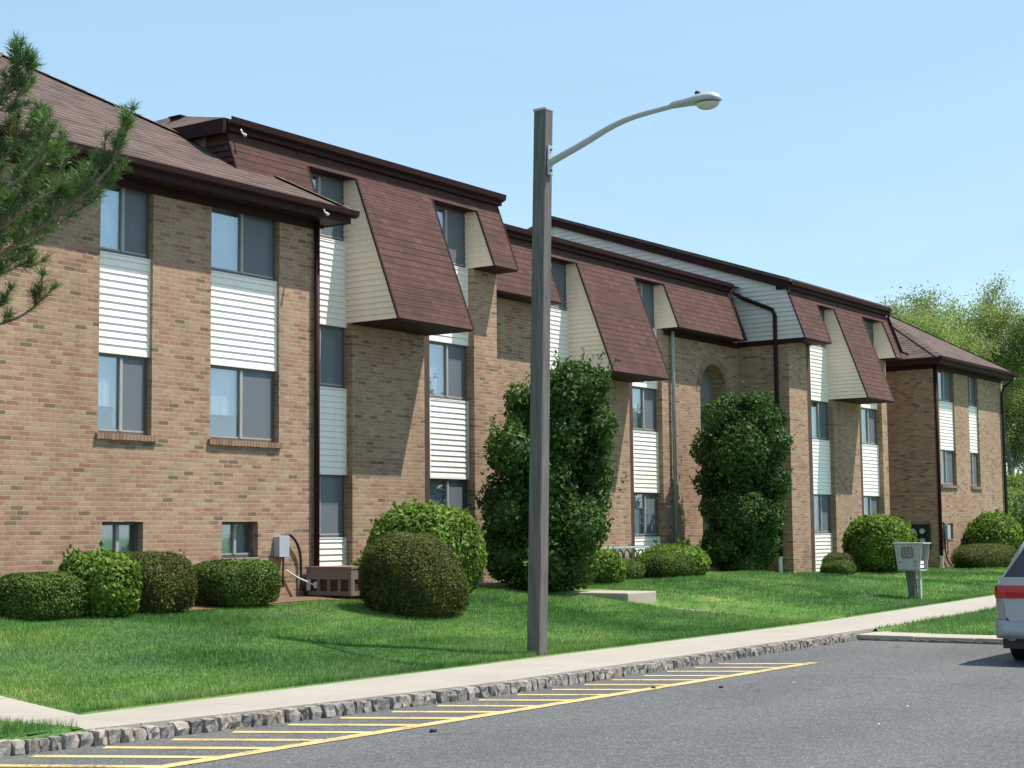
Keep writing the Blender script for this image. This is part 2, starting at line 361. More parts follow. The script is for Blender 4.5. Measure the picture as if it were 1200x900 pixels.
# ------------------------------------------------------------------ object helpers
def tag(o, label=None, cat=None, group=None, kind=None):
    if label: o['label'] = label
    if cat: o['category'] = cat
    if group: o['group'] = group
    if kind: o['kind'] = kind
    return o
def thing(name, loc, label, cat, group=None):
    o = bpy.data.objects.new(name, None); COL.objects.link(o); o.location = loc; o.empty_display_size = .3
    return tag(o, label, cat, group)
def origin(p):
    v = Vector((0, 0, 0))
    while p is not None:
        v += p.location; p = p.parent
    return v
def np_mesh(name, V, F, mat, parent=None, smooth=False):
    V = np.asarray(V, dtype=np.float32).reshape(-1, 3); F = np.asarray(F, dtype=np.int32)
    k = F.shape[1]; og = origin(parent)
    me = bpy.data.meshes.new(name)
    me.vertices.add(len(V)); me.vertices.foreach_set('co', (V-np.array(og, dtype=np.float32)).ravel())
    me.loops.add(F.size); me.loops.foreach_set('vertex_index', F.ravel())
    me.polygons.add(len(F)); me.polygons.foreach_set('loop_start', np.arange(0, F.size, k, dtype=np.int32)); me.polygons.foreach_set('loop_total', np.full(len(F), k, dtype=np.int32))
    if smooth: me.polygons.foreach_set('use_smooth', np.ones(len(F), dtype=bool))
    me.update(calc_edges=True); me.materials.append(mat)
    o = bpy.data.objects.new(name, me); COL.objects.link(o); o.parent = parent
    return o
class MB:
    def __init__(s): s.v = []; s.f = []; s.m = []; s.mats = []; s.cur = 0
    def mat(s, mt):
        if mt not in s.mats: s.mats.append(mt)
        s.cur = s.mats.index(mt); return s
    def add(s, vs, fs):
        b = len(s.v); s.v += [tuple(map(float, q)) for q in vs]
        for f in fs: s.f.append([i+b for i in f]); s.m.append(s.cur)
        return s
    def quad(s, a, b, c, d): return s.add([a, b, c, d], [(0, 1, 2, 3)])
    def poly(s, pts): return s.add(pts, [tuple(range(len(pts)))])
    def box(s, x0, x1, y0, y1, z0, z1):
        v = [(x, y, z) for z in (z0, z1) for y in (y0, y1) for x in (x0, x1)]
        return s.add(v, [(0, 2, 3, 1), (4, 5, 7, 6), (0, 1, 5, 4), (2, 6, 7, 3), (0, 4, 6, 2), (1, 3, 7, 5)])
    def tube(s, pts, rad, seg=8, cap=True):
        pts = [Vector(p) for p in pts]; n = len(pts)
        rad = rad if hasattr(rad, '__len__') else [rad]*n
        vs = []; up = Vector((0, 0, 1))
        prev = None
        for i, p in enumerate(pts):
            d = (pts[min(i+1, n-1)]-pts[max(i-1, 0)]).normalized()
            if prev is None:
                a = d.cross(up if abs(d.z) < .9 else Vector((1, 0, 0))).normalized()
            else:
                a = (prev-d*prev.dot(d)).normalized()
            prev = a; b = d.cross(a)
            for k in range(seg):
                t = 2*math.pi*k/seg
                vs.append(p+(a*math.cos(t)+b*math.sin(t))*rad[i])
        fs = []
        for i in range(n-1):
            for k in range(seg):
                fs.append((i*seg+k, i*seg+(k+1) % seg, (i+1)*seg+(k+1) % seg, (i+1)*seg+k))
        if cap: fs += [tuple(range(seg))[::-1], tuple(range((n-1)*seg, n*seg))]
        return s.add(vs, fs)
    def prism(s, prof, axis, a, b):   # profile in the two other axes, extruded along axis
        n = len(prof)
        def P(q, t): return {0: (t, q[0], q[1]), 1: (q[0], t, q[1]), 2: (q[0], q[1], t)}[axis]
        vs = [P(q, a) for q in prof]+[P(q, b) for q in prof]
        fs = [tuple(range(n))[::-1], tuple(range(n, 2*n))]+[(i, (i+1) % n, n+(i+1) % n, n+i) for i in range(n)]
        return s.add(vs, fs)
    def build(s, name, mat=None, parent=None, smooth=False, bevel=0):
        og = origin(parent)
        me = bpy.data.meshes.new(name)
        me.from_pydata([(v[0]-og.x, v[1]-og.y, v[2]-og.z) for v in s.v], [], s.f)
        if s.mats:
            for mt in s.mats: me.materials.append(mt)
            me.polygons.foreach_set('material_index', s.m)
        else: me.materials.append(mat)
        if smooth: me.polygons.foreach_set('use_smooth', [True]*len(s.f))
        me.update()
        o = bpy.data.objects.new(name, me); COL.objects.link(o); o.parent = parent
        if bevel:
            bv = o.modifiers.new('bevel', 'BEVEL'); bv.width = bevel; bv.segments = 2; bv.limit_method = 'ANGLE'
        return o
def sstep(a, b, x):
    t = np.clip((np.asarray(x, dtype=float)-a)/(b-a), 0, 1); return t*t*(3-2*t)

# ------------------------------------------------------------------ ground heights
def yk(x): return np.interp(np.asarray(x, dtype=float), [5, 8.5, 9.7, 12.1, 14.5, 80], [11.3, 10.80, 10.60, 10.31, 10.08, 10.06])
def sw(x): return .13+np.clip(np.asarray(x, dtype=float)-26, 0, 60)*.011
def H(x, y):
    x = np.asarray(x, dtype=float); y = np.asarray(y, dtype=float)
    rise = np.interp(x, [-20, 8, 14, 20, 26, 34, 40, 50, 60, 110], [.5, .60, .60, .56, .52, .50, .25, .03, .1, .3])
    t = np.clip((y-11.72)/6.0, 0, 1); prof = .45*t+.55*(t*t*(3-2*t))
    h = sw(x)+rise*prof+.012
    h = h+.10*sstep(1.1, 1.5, x-(26.5-(y-11.7)*.30))*(1-sstep(29.5, 33, x))*sstep(11.9, 13.2, y)*(1-sstep(15.5, 17.5, y))
    h = h+.018*np.sin(x*1.1+y*.7)*sstep(11.9, 13, y)+.012*np.sin(x*2.7-y*1.9)*sstep(11.9, 13, y)
    h = np.where((y < 10.1) & (x > 24), sw(x)-.065+.06*sstep(25, 26.5, x), h)
    # hollows under the walks
    h = np.where((y > 10.15) & (y < 11.68) & (x > 9.3), sw(x)-.05, h)
    w_ = x-(26.5-(y-11.7)*.30)
    h = np.where((w_ > .02) & (w_ < 1.13) & (y >= 11.68) & (y < 15.0), h-.15, h)
    h = np.where((x > 9.35) & (x < 10.0) & (y >= 11.68), h-.06, h)
    return h
def hh(x, y): return float(H(x, y))

# ------------------------------------------------------------------ setting
g = MB(); g.quad((-500, -500, -.06), (1500, -500, -.06), (1500, 1500, -.06), (-500, 1500, -.06))
tag(g.build('ground', M['lawn']), kind='structure')
g = MB(); g.quad((-60, -60, 0), (60, -60, 0), (60, 7.7, 0), (-60, 7.7, 0)); g.quad((-60, 7.7, 0), (24.3, 7.7, 0), (24.3, 10.3, 0), (-60, 10.3, 0)); g.quad((-60, 10.3, 0), (15, 10.3, 0), (15, 11.6, 0), (-60, 11.6, 0))
tag(g.build('parking_lot', M['asphalt']), kind='structure')
# lawn sheet
xs = np.concatenate([np.arange(-12, 7, 1.0), np.arange(7, 30, .1), np.arange(30, 58, .25), np.arange(58, 220, 4.0)])
ys = np.concatenate([np.arange(7.85, 9.9, .25), np.arange(9.95, 11.6, .06), [11.62, 11.67, 11.69, 11.75], np.arange(11.85, 20.5, .1), np.arange(20.5, 60, 2.5)])
XX, YY = np.meshgrid(xs, ys); ZZ = H(XX, YY)
V = np.stack([XX, YY, ZZ], -1).reshape(-1, 3)
nx, ny = len(xs), len(ys)
I, J = np.meshgrid(np.arange(nx-1), np.arange(ny-1))
cx = (xs[I]+xs[I+1])/2; cyy = (ys[J]+ys[J+1])/2
keep = ~((cyy < yk(cx)+.13) & (cx < 24.95))
b0 = (J*nx+I)[keep]
F = np.stack([b0, b0+1, b0+1+nx, b0+nx], -1)
tag(np_mesh('lawn', V, F, M['lawn'], smooth=True), kind='structure')
# mulch bed along the front wing
g = MB()
for a in np.arange(11, 20.2, .3):
    for bq in np.arange(17.0, 17.95, .3):
        e0 = lambda x, y: (x, y, hh(x, y)+.012)
        w0 = .12*math.sin(a*2.1); w1 = .12*math.sin((a+.3)*2.1)
        o0, o1 = (w0, w1) if bq < 17.05 else (0, 0)
        g.quad(e0(a, bq+o0), e0(a+.3, bq+o1), e0(a+.3, bq+.3), e0(a, bq+.3))
tag(g.build('mulch_bed', M['mulch']), kind='structure')
# sidewalk (long), with thickness
g = MB()
sx = list(np.arange(9.3, 26.0, .76))+list(np.arange(26, 60, 2))
for a, b in zip(sx[:-1], sx[1:]):
    za, zb = float(sw(a)), float(sw(b))
    y0a, y0b = float(yk(a))+.13, float(yk(b))+.13
    g.add([(a, y0a, za), (b, y0b, zb), (b, 11.7, zb), (a, 11.7, za), (a, y0a, za-.12), (b, y0b, zb-.12), (b, 11.7, zb-.12), (a, 11.7, za-.12)], [(0, 1, 2, 3), (4, 5, 1, 0), (3, 2, 6, 7), (0, 3, 7, 4)])
tag(g.build('sidewalk', M['walk']), kind='structure')
g = MB()
for a in np.arange(11.7, 17.9, 1.0):
    z0, z1 = hh(9.6, a+.02)+.065, hh(9.6, min(a+1, 17.8))+.065
    if a < 11.8: z0 = .131
    g.quad((9.3, a, z0), (10.05, a, z0), (10.05, a+1, z1), (9.3, a+1, z1))
    g.quad((9.3, a, z0), (9.3, a+1, z1), (9.3, a+1, z1-.1), (9.3, a, z0-.1)); g.quad((10.05, a, z0), (10.05, a+1, z1), (10.05, a+1, z1-.1), (10.05, a, z0-.1))
tag(g.build('path', M['walk2']), kind='structure')
g = MB()
wx = lambda y: 26.5-(y-11.7)*.30
for a in np.arange(11.7, 14.99, .33):
    a1 = min(a+.33, 15.02)
    z0, z1 = hh(wx(a)+.6, a+.02)+.045, hh(wx(a1)+.6, min(a1, 14.98))+.045
    if a < 11.8: z0 = float(sw(27))+.001
    g.quad((wx(a), a, z0), (wx(a)+1.15, a, z0), (wx(a1)+1.15, a1, z1), (wx(a1), a1, z1))
tag(g.build('path', M['walk2']), kind='structure')
# yellow hatch
g = MB()
def stripe(p, q, wd, z=.004):
    p = np.array(p, float); q = np.array(q, float); d = (q-p)/np.linalg.norm(q-p); nrm = np.array([-d[1], d[0]])*wd/2
    pts = [p+nrm, p-nrm, q-nrm, q+nrm]
    g.quad(*[(a[0], a[1], z) for a in pts])
stripe((2.0, 9.46), (19.85, 8.90), .15, .006)
for k in range(26):
    xa = 3.4+k*.655
    if xa > 19.6: break
    y1 = float(yk(xa))-.14+random.uniform(-.03, .02); xe = xa+.55*(y1-9.35)/1.05
    yb = 9.46-(xe-2)*.0314
    if y1-yb < .12: continue
    stripe((xa, y1), (xa+.55*(y1-yb)/1.05, yb+.03), .13, .004)
tag(g.build('road_marking', M['paint']), kind='structure')

# ------------------------------------------------------------------ apartment building
B = thing('apartment_building', (35, 22, .4), 'long three storey tan brick apartment building with brown mansard roofs and white siding bays', 'building')
def wall_y(name, y, x0, x1, z0, z1, ops, depth=.22, mat=None, label=None, arch=None):
    """front wall facing -Y with rectangular openings and their reveals"""
    g = MB()
    X = sorted({x0, x1, *[o[0] for o in ops], *[o[1] for o in ops]}); Z = sorted({z0, z1, *[o[2] for o in ops], *[o[3] for o in ops]})
    for a, b in zip(X[:-1], X[1:]):
        for c, d in zip(Z[:-1], Z[1:]):
            mx, mz = (a+b)/2, (c+d)/2
            if any(o[0] < mx < o[1] and o[2] < mz < o[3] for o in ops): continue
            g.quad((a, y, c), (b, y, c), (b, y, d), (a, y, d))
    for o in ops:
        a, b, c, d = o[:4]
        g.quad((a, y, c), (a, y+depth, c), (a, y+depth, d), (a, y, d)); g.quad((b, y, c), (b, y+depth, c), (b, y+depth, d), (b, y, d))
        if c > z0: g.quad((a, y, c), (b, y, c), (b, y+depth, c), (a, y+depth, c))
        if d < z1: g.quad((a, y, d), (b, y, d), (b, y+depth, d), (a, y+depth, d))
    ob = g.build(name, mat or M['brick'], B)
    return ob
def siding(g, z0, z1, span, mp, course=.105, out=.021):
    z = z0
    while z < z1-1e-4:
        zb = min(z+course, z1)
        a0, a1 = span(z+1e-4); b0, b1 = span(zb-1e-4)
        g.quad(mp(a0, z, out), mp(a1, z, out), mp(b1, zb, .002), mp(b0, zb, .002))
        g.quad(mp(a0, z, out), mp(a1, z, out), mp(a1, z, 0), mp(a0, z, 0))
        z = zb
def siding_panel(x0, x1, z0, z1, y):
    g = MB()
    siding(g, z0+.03, z1-.02, lambda z: (x0+.02, x1-.02), lambda s, z, o: (s, y-o, z))
    g.box(x0, x0+.03, y-.026, y+.02, z0, z1); g.box(x1-.03, x1, y-.026, y+.02, z0, z1)
    g.box(x0+.03, x1-.03, y-.02, y+.02, z0, z0+.03); g.box(x0+.03, x1-.03, y-.02, y+.02, z1-.02, z1)
    return g.build('siding_panel', M['white'], B)
cur_i = [0]
def window(x0, x1, z0, z1, y, left='curtain', right='curtain2', scr=True, split=.5):
    i = cur_i[0]; cur_i[0] += 1
    if scr:
        left = ['curtain', 'curtain', 'curtain', 'blind', 'curtain2', 'curtain'][(i*7) % 6]; right = ['curtain2', 'curtain2', 'curtain3', 'curtain2', 'blind'][(i*3) % 5]
    fw = .045
    g = MB(); g.mat(M['frame'])
    g.box(x0, x0+fw, y, y+.07, z0, z1); g.box(x1-fw, x1, y, y+.07, z0, z1)
    g.box(x0+fw, x1-fw, y, y+.07, z0, z0+fw); g.box(x0+fw, x1-fw, y, y+.07, z1-fw, z1)
    xm = x0+(x1-x0)*split
    g.mat(M['mullion']); g.box(xm-.028, xm+.028, y-.008, y+.05, z0+fw+.001, z1-fw-.001)
    g.box(x0+fw, xm-.028, y+.012, y+.045, z0+fw, z0+fw+.025); g.box(xm+.028, x1-fw, y+.004, y+.04, z0+fw, z0+fw+.025)
    wo = g.build('window', None, B)
    for k, (a, b) in enumerate(((x0+fw, xm-.028), (xm+.028, x1-fw))):
        q = MB(); q.box(a, b, y+.025, y+.031, z0+fw+.026, z1-fw-.001); q.build('pane', M['glass'], wo)
    if scr:
        q = MB(); q.box(xm+.03, x1-fw-.002, y+.010, y+.013, z0+fw+.027, z1-fw-.002); q.build('insect_screen', M['screen'], wo)
    # curtains: gently folded cloth behind each half
    for (a, b, cm) in ((x0+.02, xm, left), (xm, x1-.02, right)):
        q = MB(); n = 14; amp = .012; ph = random.random()*6
        drop = z0+.02 if random.random() < .8 or not scr else z0+.35*(z1-z0)
        f = lambda t: y+.13+amp*math.sin(t*n*1.9+ph)+.02*math.sin(t*3+ph)
        for j in range(n):
            ta, tb = j/n, (j+1)/n
            xa, xb = a+(b-a)*ta, a+(b-a)*tb
            q.quad((xa, f(ta), drop), (xb, f(tb), drop), (xb, f(tb), z1-.01), (xa, f(ta), z1-.01))
            q.quad((xa, f(ta)+.012, drop), (xb, f(tb)+.012, drop), (xb, f(tb)+.012, z1-.01), (xa, f(ta)+.012, z1-.01))
        q.build('curtain', M[cm], wo)
    q = MB(); q.box(x0-.05, x1+.05, y+.5, y+.52, z0-.05, z1+.05); q.build('dark_backing', M['interior'], wo)  # added dark sheet: stands for the unlit room and blocks light behind the curtains
    return wo
def sill(x0, x1, z, y):
    g = MB(); x = x0-.05
    while x < x1+.04:
        g.box(x, x+.06, y-.05, y+.12, z-.085+random.uniform(-.004, .004), z+random.uniform(-.003, .003)); x += .0685
    return g.build('window_sill', M['sillbrick'], B)

def wing(xl, xr, zb, wins, bwins, s0, s1, s2, top):
    Y = 18.0
    ops = [(a, b, s0, top) for a, b in wins]+list(bwins)
    wall_y('brick_wall', Y, xl, xr, zb, top, ops, .24)
    for (a, b) in wins:
        sill(a, b, s0, Y)
        window(a, b, s0, s1, Y+.10); siding_panel(a, b, s1, s2, Y+.08); window(a, b, s2, top-.02, Y+.10)
    for (a, b, c, d) in bwins:
        window(a, b, c, d, Y+.12, 'curtain', 'curtain', False)
        g = MB(); g.box(a, b, Y-.02, Y+.12, c-.03, c); g.build('window_sill', M['conc'], B)
    # side and rear walls
    g = MB(); g.quad((xl, Y, zb), (xl, 33, zb), (xl, 33, top), (xl, Y, top)); g.quad((xr, Y, zb), (xr, 33, zb), (xr, 33, top), (xr, Y, top)); g.quad((xl, 33, zb), (xr, 33, zb), (xr, 33, top), (xl, 33, top))
    g.build('brick_wall', M['brick'], B)
    # soffit, frieze, fascia
    e = .42; x0, x1, y0 = xl-e, xr+e, Y-e
    g = MB(); g.box(x0+.02, x1-.02, y0+.02, 33.4, top+.002, top+.03)
    g.box(xl-.03, xr+.03, Y-.035, Y-.003, top-.13, top)                 # frieze board
    g.box(xl-.035, xl-.003, Y-.003, 33, top-.13, top); g.box(xr+.003, xr+.035, Y-.003, 33, top-.13, top)
    g.box(x0, x1, y0, y0+.025, top-.01, top+.20); g.box(x0, x0+.025, y0+.025, 33.4, top-.01, top+.20); g.box(x1-.025, x1, y0+.025, 33.4, top-.01, top+.20)
    g.build('fascia', M['trim'], B)
    g = MB()
    prof = [(y0-.003, top+.09), (y0-.10, top+.12), (y0-.115, top+.205), (y0-.10, top+.215), (y0-.095, top+.14), (y0-.003, top+.11)]
    g.prism(prof, 0, x0-.1, x1+.1)
    g.build('gutter', M['trim'], B)
    # hip roof
    ov = .04; X0, X1, Y0 = x0-ov, x1+ov, y0-ov; ze = top+.20; half = (X1-X0)/2; sl = .60; za = ze+half*sl; xm = (X0+X1)/2; ya = Y0+half
    g = MB()
    cs = int(half/.14)
    # courses laid as thin laps on the three visible slopes
    for k in range(cs):
        t0, t1 = k/cs*half, (k+1)/cs*half
        l = .008
        z0, z1 = ze+t0*sl+l, ze+t1*sl
        g.quad((X0+t0, Y0+t0, z0), (X1-t0, Y0+t0, z0), (X1-t1, Y0+t1, z1), (X0+t1, Y0+t1, z1))
        g.quad((X0+t0, Y0+t0, z0), (X1-t0, Y0+t0, z0), (X1-t0, Y0+t0, z0-l), (X0+t0, Y0+t0, z0-l))
        g.quad((X0+t0, Y0+t0, z0), (X0+t0, 33.5, z0), (X0+t1, 33.5, z1), (X0+t1, Y0+t1, z1))
        g.quad((X1-t0, Y0+t0, z0), (X1-t0, 33.5, z0), (X1-t1, 33.5, z1), (X1-t1, Y0+t1, z1))
    # drip edge and hip caps
    g.poly([(X0, 33.5, ze), (X1, 33.5, ze), (xm, 33.5, za)])
    g.quad((X0, Y0, ze-.03), (X1, Y0, ze-.03), (X1, Y0, ze+.008), (X0, Y0, ze+.008)); g.quad((X0, Y0, ze-.03), (X0, 33.5, ze-.03), (X0, 33.5, ze+.008), (X0, Y0, ze+.008))
    rf = g.build('roof', M['hip'], B)
    g = MB()
    for sx_, xc in ((1, X0), (-1, X1)):
        n = int(half/.2)
        for k in range(n):
            t0, t1 = k*half/n, (k+1)*half/n+.03
            c = lambda t, dx, dy, dz: (xc+sx_*(t+dx), Y0+t+dy, ze+t*sl+dz)
            for a in (1, -1):
                g.add([c(t0, 0, 0, .035), c(t0, .11*a, -.11*a, -.02 if a < 0 else -.02), c(t1, .11*a, -.11*a, -.02), c(t1, 0, 0, .022)], [(0, 1, 2, 3)])
    g.build('hip_cap', M['hip'], rf)
wing(12.95, 20.39, .2, [(15.72, 16.74), (17.95, 19.50)], [(15.82, 16.60, 1.38, 1.94), (18.22, 19.02, 1.38, 1.94)], 3.21, 4.38, 5.86, 6.97)
wing(49.72, 56.50, 0, [(50.25, 51.66), (53.06, 54.02)], [(50.62, 51.15, 1.36, 1.86)], 3.08, 4.22, 5.78, 6.88)
g = MB(); g.box(56.503, 57.05, 18.12, 19.5, 0, 6.86); g.build('brick_wall', M['brick'], B)

SL = .37
def midblock(xl, xr, yS, yB, cols, zb, dz, right_end=True, left_end=True, topz=None, wall_xr=None):
    """cols = [(trim_x0, x0, x1), ...]; heights shifted by dz"""
    sB, s1, s2, s3, hd = 1.10+dz, 1.64+dz, 4.28+dz, 6.93+dz, 8.06+dz
    wh = 1.10
    o = lambda z: .26+(8.08+dz-z)*SL
    ymf = lambda z: yS-o(z)
    ops = [(c[0], c[2], zb, 6.98+dz) for c in cols]
    wall_y('brick_wall', yB, xl, wall_xr or xr, zb, 6.98+dz, ops, yS-yB+.12)
    for k, (tx, a, b) in enumerate(cols):
        if a-tx > .05:
            g = MB(); g.box(tx+.003, a, yS-.03, yS+.1, zb, 6.9+dz); g.build('trim_board', M['brownpost'], B)
        siding_panel(a, b, zb, s1, yS)
        window(a, b, s1, s1+wh, yS+.03, 'curtain', 'curtain2')
        siding_panel(a, b, s1+wh, s2, yS)
        window(a, b, s2, s2+wh, yS+.03, 'curtain', 'curtain2')
        siding_panel(a, b, s2+wh, s3, yS)
        window(a, b, s3, hd, yS+.03, 'curtain', 'curtain3' if k else 'curtain2')
    # mansard: head band + hanging panels
    ztop = 8.32+dz; zsm = s3; zbg = 5.46+dz
    c1, c2 = cols
    segs = [(xl, c1[1], zsm), (c1[2], c2[0]+.10, zbg), (c2[2], xr, zsm)]
    g = MB()
    mp = lambda s, z, out: (s, ymf(z)-out, z)
    siding(g, hd, ztop, lambda z: (xl, xr), mp, .13, .007)
    for (a, b, zz) in segs: siding(g, zz+.004, hd, lambda z: (a, b), mp, .13, .007)
    mo = g.build('mansard_roof', M['mansard'], B)
    for (a, b, zz) in segs:
        g = MB(); g.box(a+.004, b-.004, ymf(zz)+.006, yS+.3, zz-.03, zz); g.build('soffit', M['trim'], mo)
    for (a, b) in ((c1[1], c1[2]), (c2[0]+.1, c2[2])):
        g = MB(); g.box(a, b, ymf(hd)+.01, yS+.2, hd-.004, hd+.02); g.build('window_head', M['trim'], mo)
    for (a, b, zz) in segs:                        # cheeks
        for side, xx in ((-1, a), (1, b)):
            if side == -1 and abs(xx-xl) < 1e-6 and not left_end: continue
            if side == 1 and abs(xx-xr) < 1e-6 and not right_end: continue
            end = (abs(xx-xl) < 1e-6 or abs(xx-xr) < 1e-6)
            g = MB()
            siding(g, zz, ztop if end else hd, lambda z: (ymf(z)-.001, yS+.28), lambda s, z, out: (xx+side*(out*1.4+.001), s, z))
            g.build('cheek', M['mansard'] if end and side == -1 and left_end == 'dark' else M['cream'], mo)
    # dark drip edges closing the slanted corners
    for (a, b, zz) in segs:
        for xe in (a, b):
            zt_e = ztop if (abs(xe-xl) < 1e-6 or abs(xe-xr) < 1e-6) else hd
            x0e, x1e = (xe-.036, xe+.008) if xe == a else (xe-.008, xe+.036)
            g = MB(); c = []
            for z in (zz, zt_e): c += [(x0e, ymf(z)-.012, z), (x1e, ymf(z)-.012, z), (x1e, ymf(z)+.022, z), (x0e, ymf(z)+.022, z)]
            g.add(c, [(0, 1, 2, 3), (4, 5, 6, 7), (0, 1, 5, 4), (1, 2, 6, 5), (2, 3, 7, 6), (3, 0, 4, 7)]); g.build('drip_edge', M['trim'], mo)
    # fascia / gutter
    yf = ymf(ztop)
    g = MB(); g.box(xl-.06, xr+.06, yf-.10, yf+.3, ztop-.02, ztop+.17)
    g.prism([(yf-.103, ztop+.05), (yf-.19, ztop+.09), (yf-.205, ztop+.19), (yf-.19, ztop+.20), (yf-.185, ztop+.10), (yf-.103, ztop+.08)], 0, xl-.08, xr+.08)
    g.build('gutter', M['trim'], B)
    return yf, ztop
# left block
yf, zt = midblock(18.9, 26.60, 18.8, 18.64, [(20.75, 20.75, 22.10), (24.20, 24.53, 25.81)], .3, .03, True, 'dark')
g = MB()
g.quad((18.75, yf-.1, zt+.17), (26.7, yf-.1, zt+.17), (26.7, 20.9, zt+.80), (19.9, 20.9, zt+.80))
g.quad((18.75, yf-.1, zt+.17), (19.9, 20.9, zt+.80), (19.9, 23.5, zt+.72), (18.75, 23.5, zt+.1))
g.quad((19.9, 20.9, zt+.80), (26.7, 20.9, zt+.80), (26.7, 23.5, zt+.72), (19.9, 23.5, zt+.72))
g.quad((19.9, 23.5, zt+.72), (26.7, 23.5, zt+.72), (26.7, 33, zt+.2), (19.9, 33, zt+.2))
rf = g.build('roof', M['hip'], B)
g = MB(); g.box(18.72, 18.80, yf-.1, 23.5, zt-.08, zt+.16); g.build('fascia', M['trim'], B)
g = MB(); g.box(19.52, 19.74, 20.35, 20.6, zt+.3, zt+.63); g.box(19.50, 19.76, 20.33, 20.62, zt+.63, zt+.66); g.build('roof_vent', M['trim'], rf)
g = MB(); g.quad((18.9, 18.64, .3), (18.9, 33, .3), (18.9, 33, zt), (18.9, 18.64, zt)); g.quad((26.6, 18.64, .3), (26.6, 33, .3), (26.6, 33, zt), (26.6, 18.64, zt)); g.quad((18.9, 33, .3), (26.6, 33, .3), (26.6, 33, zt), (18.9, 33, zt))
g.build('brick_wall', M['brick'], B)
# centre block
yS3, yB3 = 20.3, 20.15
def arch_wall(xa, xb, za, zb, ax0, ax1, zs, y, depth):
    """wall rectangle xa..xb with a round-headed opening"""
    g = MB(); n = 16; xm = (ax0+ax1)/2; r = (ax1-ax0)/2
    g.quad((xa, y, za), (ax0, y, za), (ax0, y, zb), (xa, y, zb)); g.quad((ax1, y, za), (xb, y, za), (xb, y, zb), (ax1, y, zb))
    pts = [(xm-r*math.cos(math.pi*k/n), zs+r*math.sin(math.pi*k/n)) for k in range(n+1)]
    for p, q in zip(pts[:-1], pts[1:]):
        g.quad((p[0], y, p[1]), (q[0], y, q[1]), (q[0], y, zb), (p[0], y, zb))
        g.quad((p[0], y, p[1]), (q[0], y, q[1]), (q[0], y+depth, q[1]), (p[0], y+depth, p[1]))
    for x in (ax0, ax1): g.quad((x, y, za), (x, y+depth, za), (x, y+depth, zs), (x, y, zs))
    g.build('brick_wall', M['brick'], B)
    g = MB()                                       # ring of header bricks
    m_ = 30
    for k in range(m_):
        t0, t1 = math.pi*(k+.06)/m_, math.pi*(k+.94)/m_
        q = lambda rr, t, yy: (xm-rr*math.cos(t), yy, zs+rr*math.sin(t))
        r0, r1 = r+.002, r+.21; f = y-.008
        g.add([q(r0, t0, f), q(r0, t1, f), q(r1, t1, f), q(r1, t0, f), q(r0, t0, y+.05), q(r0, t1, y+.05), q(r1, t1, y+.05), q(r1, t0, y+.05)], [(0, 1, 2, 3), (0, 1, 5, 4), (2, 3, 7, 6), (1, 2, 6, 5), (3, 0, 4, 7)])
    g.build('arch_ring', M['sillbrick'], B)
    g = MB(); g.box(ax0-.05, ax1+.05, y+depth-.02, y+depth+.03, za, zs+r+.05); dr = g.build('door', M['acgrey'], B)
    g = MB()
    for xx in (ax0+.12, xm+.06): g.box(xx, xx+r-.2, y+depth-.035, y+depth-.021, za+.25, zs-.3)
    g.build('door_panel', M['acgrey2'], dr)
yf3, zt3 = midblock(26.62, 39.72, yS3, yB3, [(30.20, 30.55, 31.88), (34.40, 34.77, 36.05)], .4, -.06, False, False, wall_xr=37.2)
arch_wall(37.2, 40.40, .4, 6.92, 38.12, 39.66, 5.40, yB3, .45)
g = MB()                                            # dark flashing where the mansard dies into the gable wall
o3 = lambda z: yS3-(.26+(8.02-z)*SL)
g.add([(39.722, o3(zt3)-.01, zt3), (39.98, o3(zt3)+.02, zt3), (39.98, o3(6.87)+.02, 6.87), (39.722, o3(6.87)-.01, 6.87), (39.722, yS3, zt3), (39.98, yS3, zt3), (39.98, yS3, 6.87), (39.722, yS3, 6.87)], [(0, 1, 2, 3), (1, 5, 6, 2), (3, 2, 6, 7), (0, 4, 5, 1)])
g.box(39.98, 40.39, yS3+.05, yS3+.2, 6.93, 8.4); g.box(36.2, 40.39, yB3-.04, yB3-.003, 6.72, 6.86)
g.build('flashing', M['trim'], B)
g = MB(); g.quad((26.5, yf3-.1, zt3+.17), (40.38, yf3-.1, zt3+.17), (40.38, 26, zt3+.75), (26.5, 26, zt3+.75)); g.quad((26.5, 26, zt3+.75), (40.38, 26, zt3+.75), (40.38, 33, zt3+.2), (26.5, 33, zt3+.2))
g.build('roof', M['hip'], B)
g = MB(); g.quad((26.6, 33, .3), (40.4, 33, .3), (40.4, 33, zt3), (26.6, 33, zt3)); g.build('brick_wall', M['brick'], B)
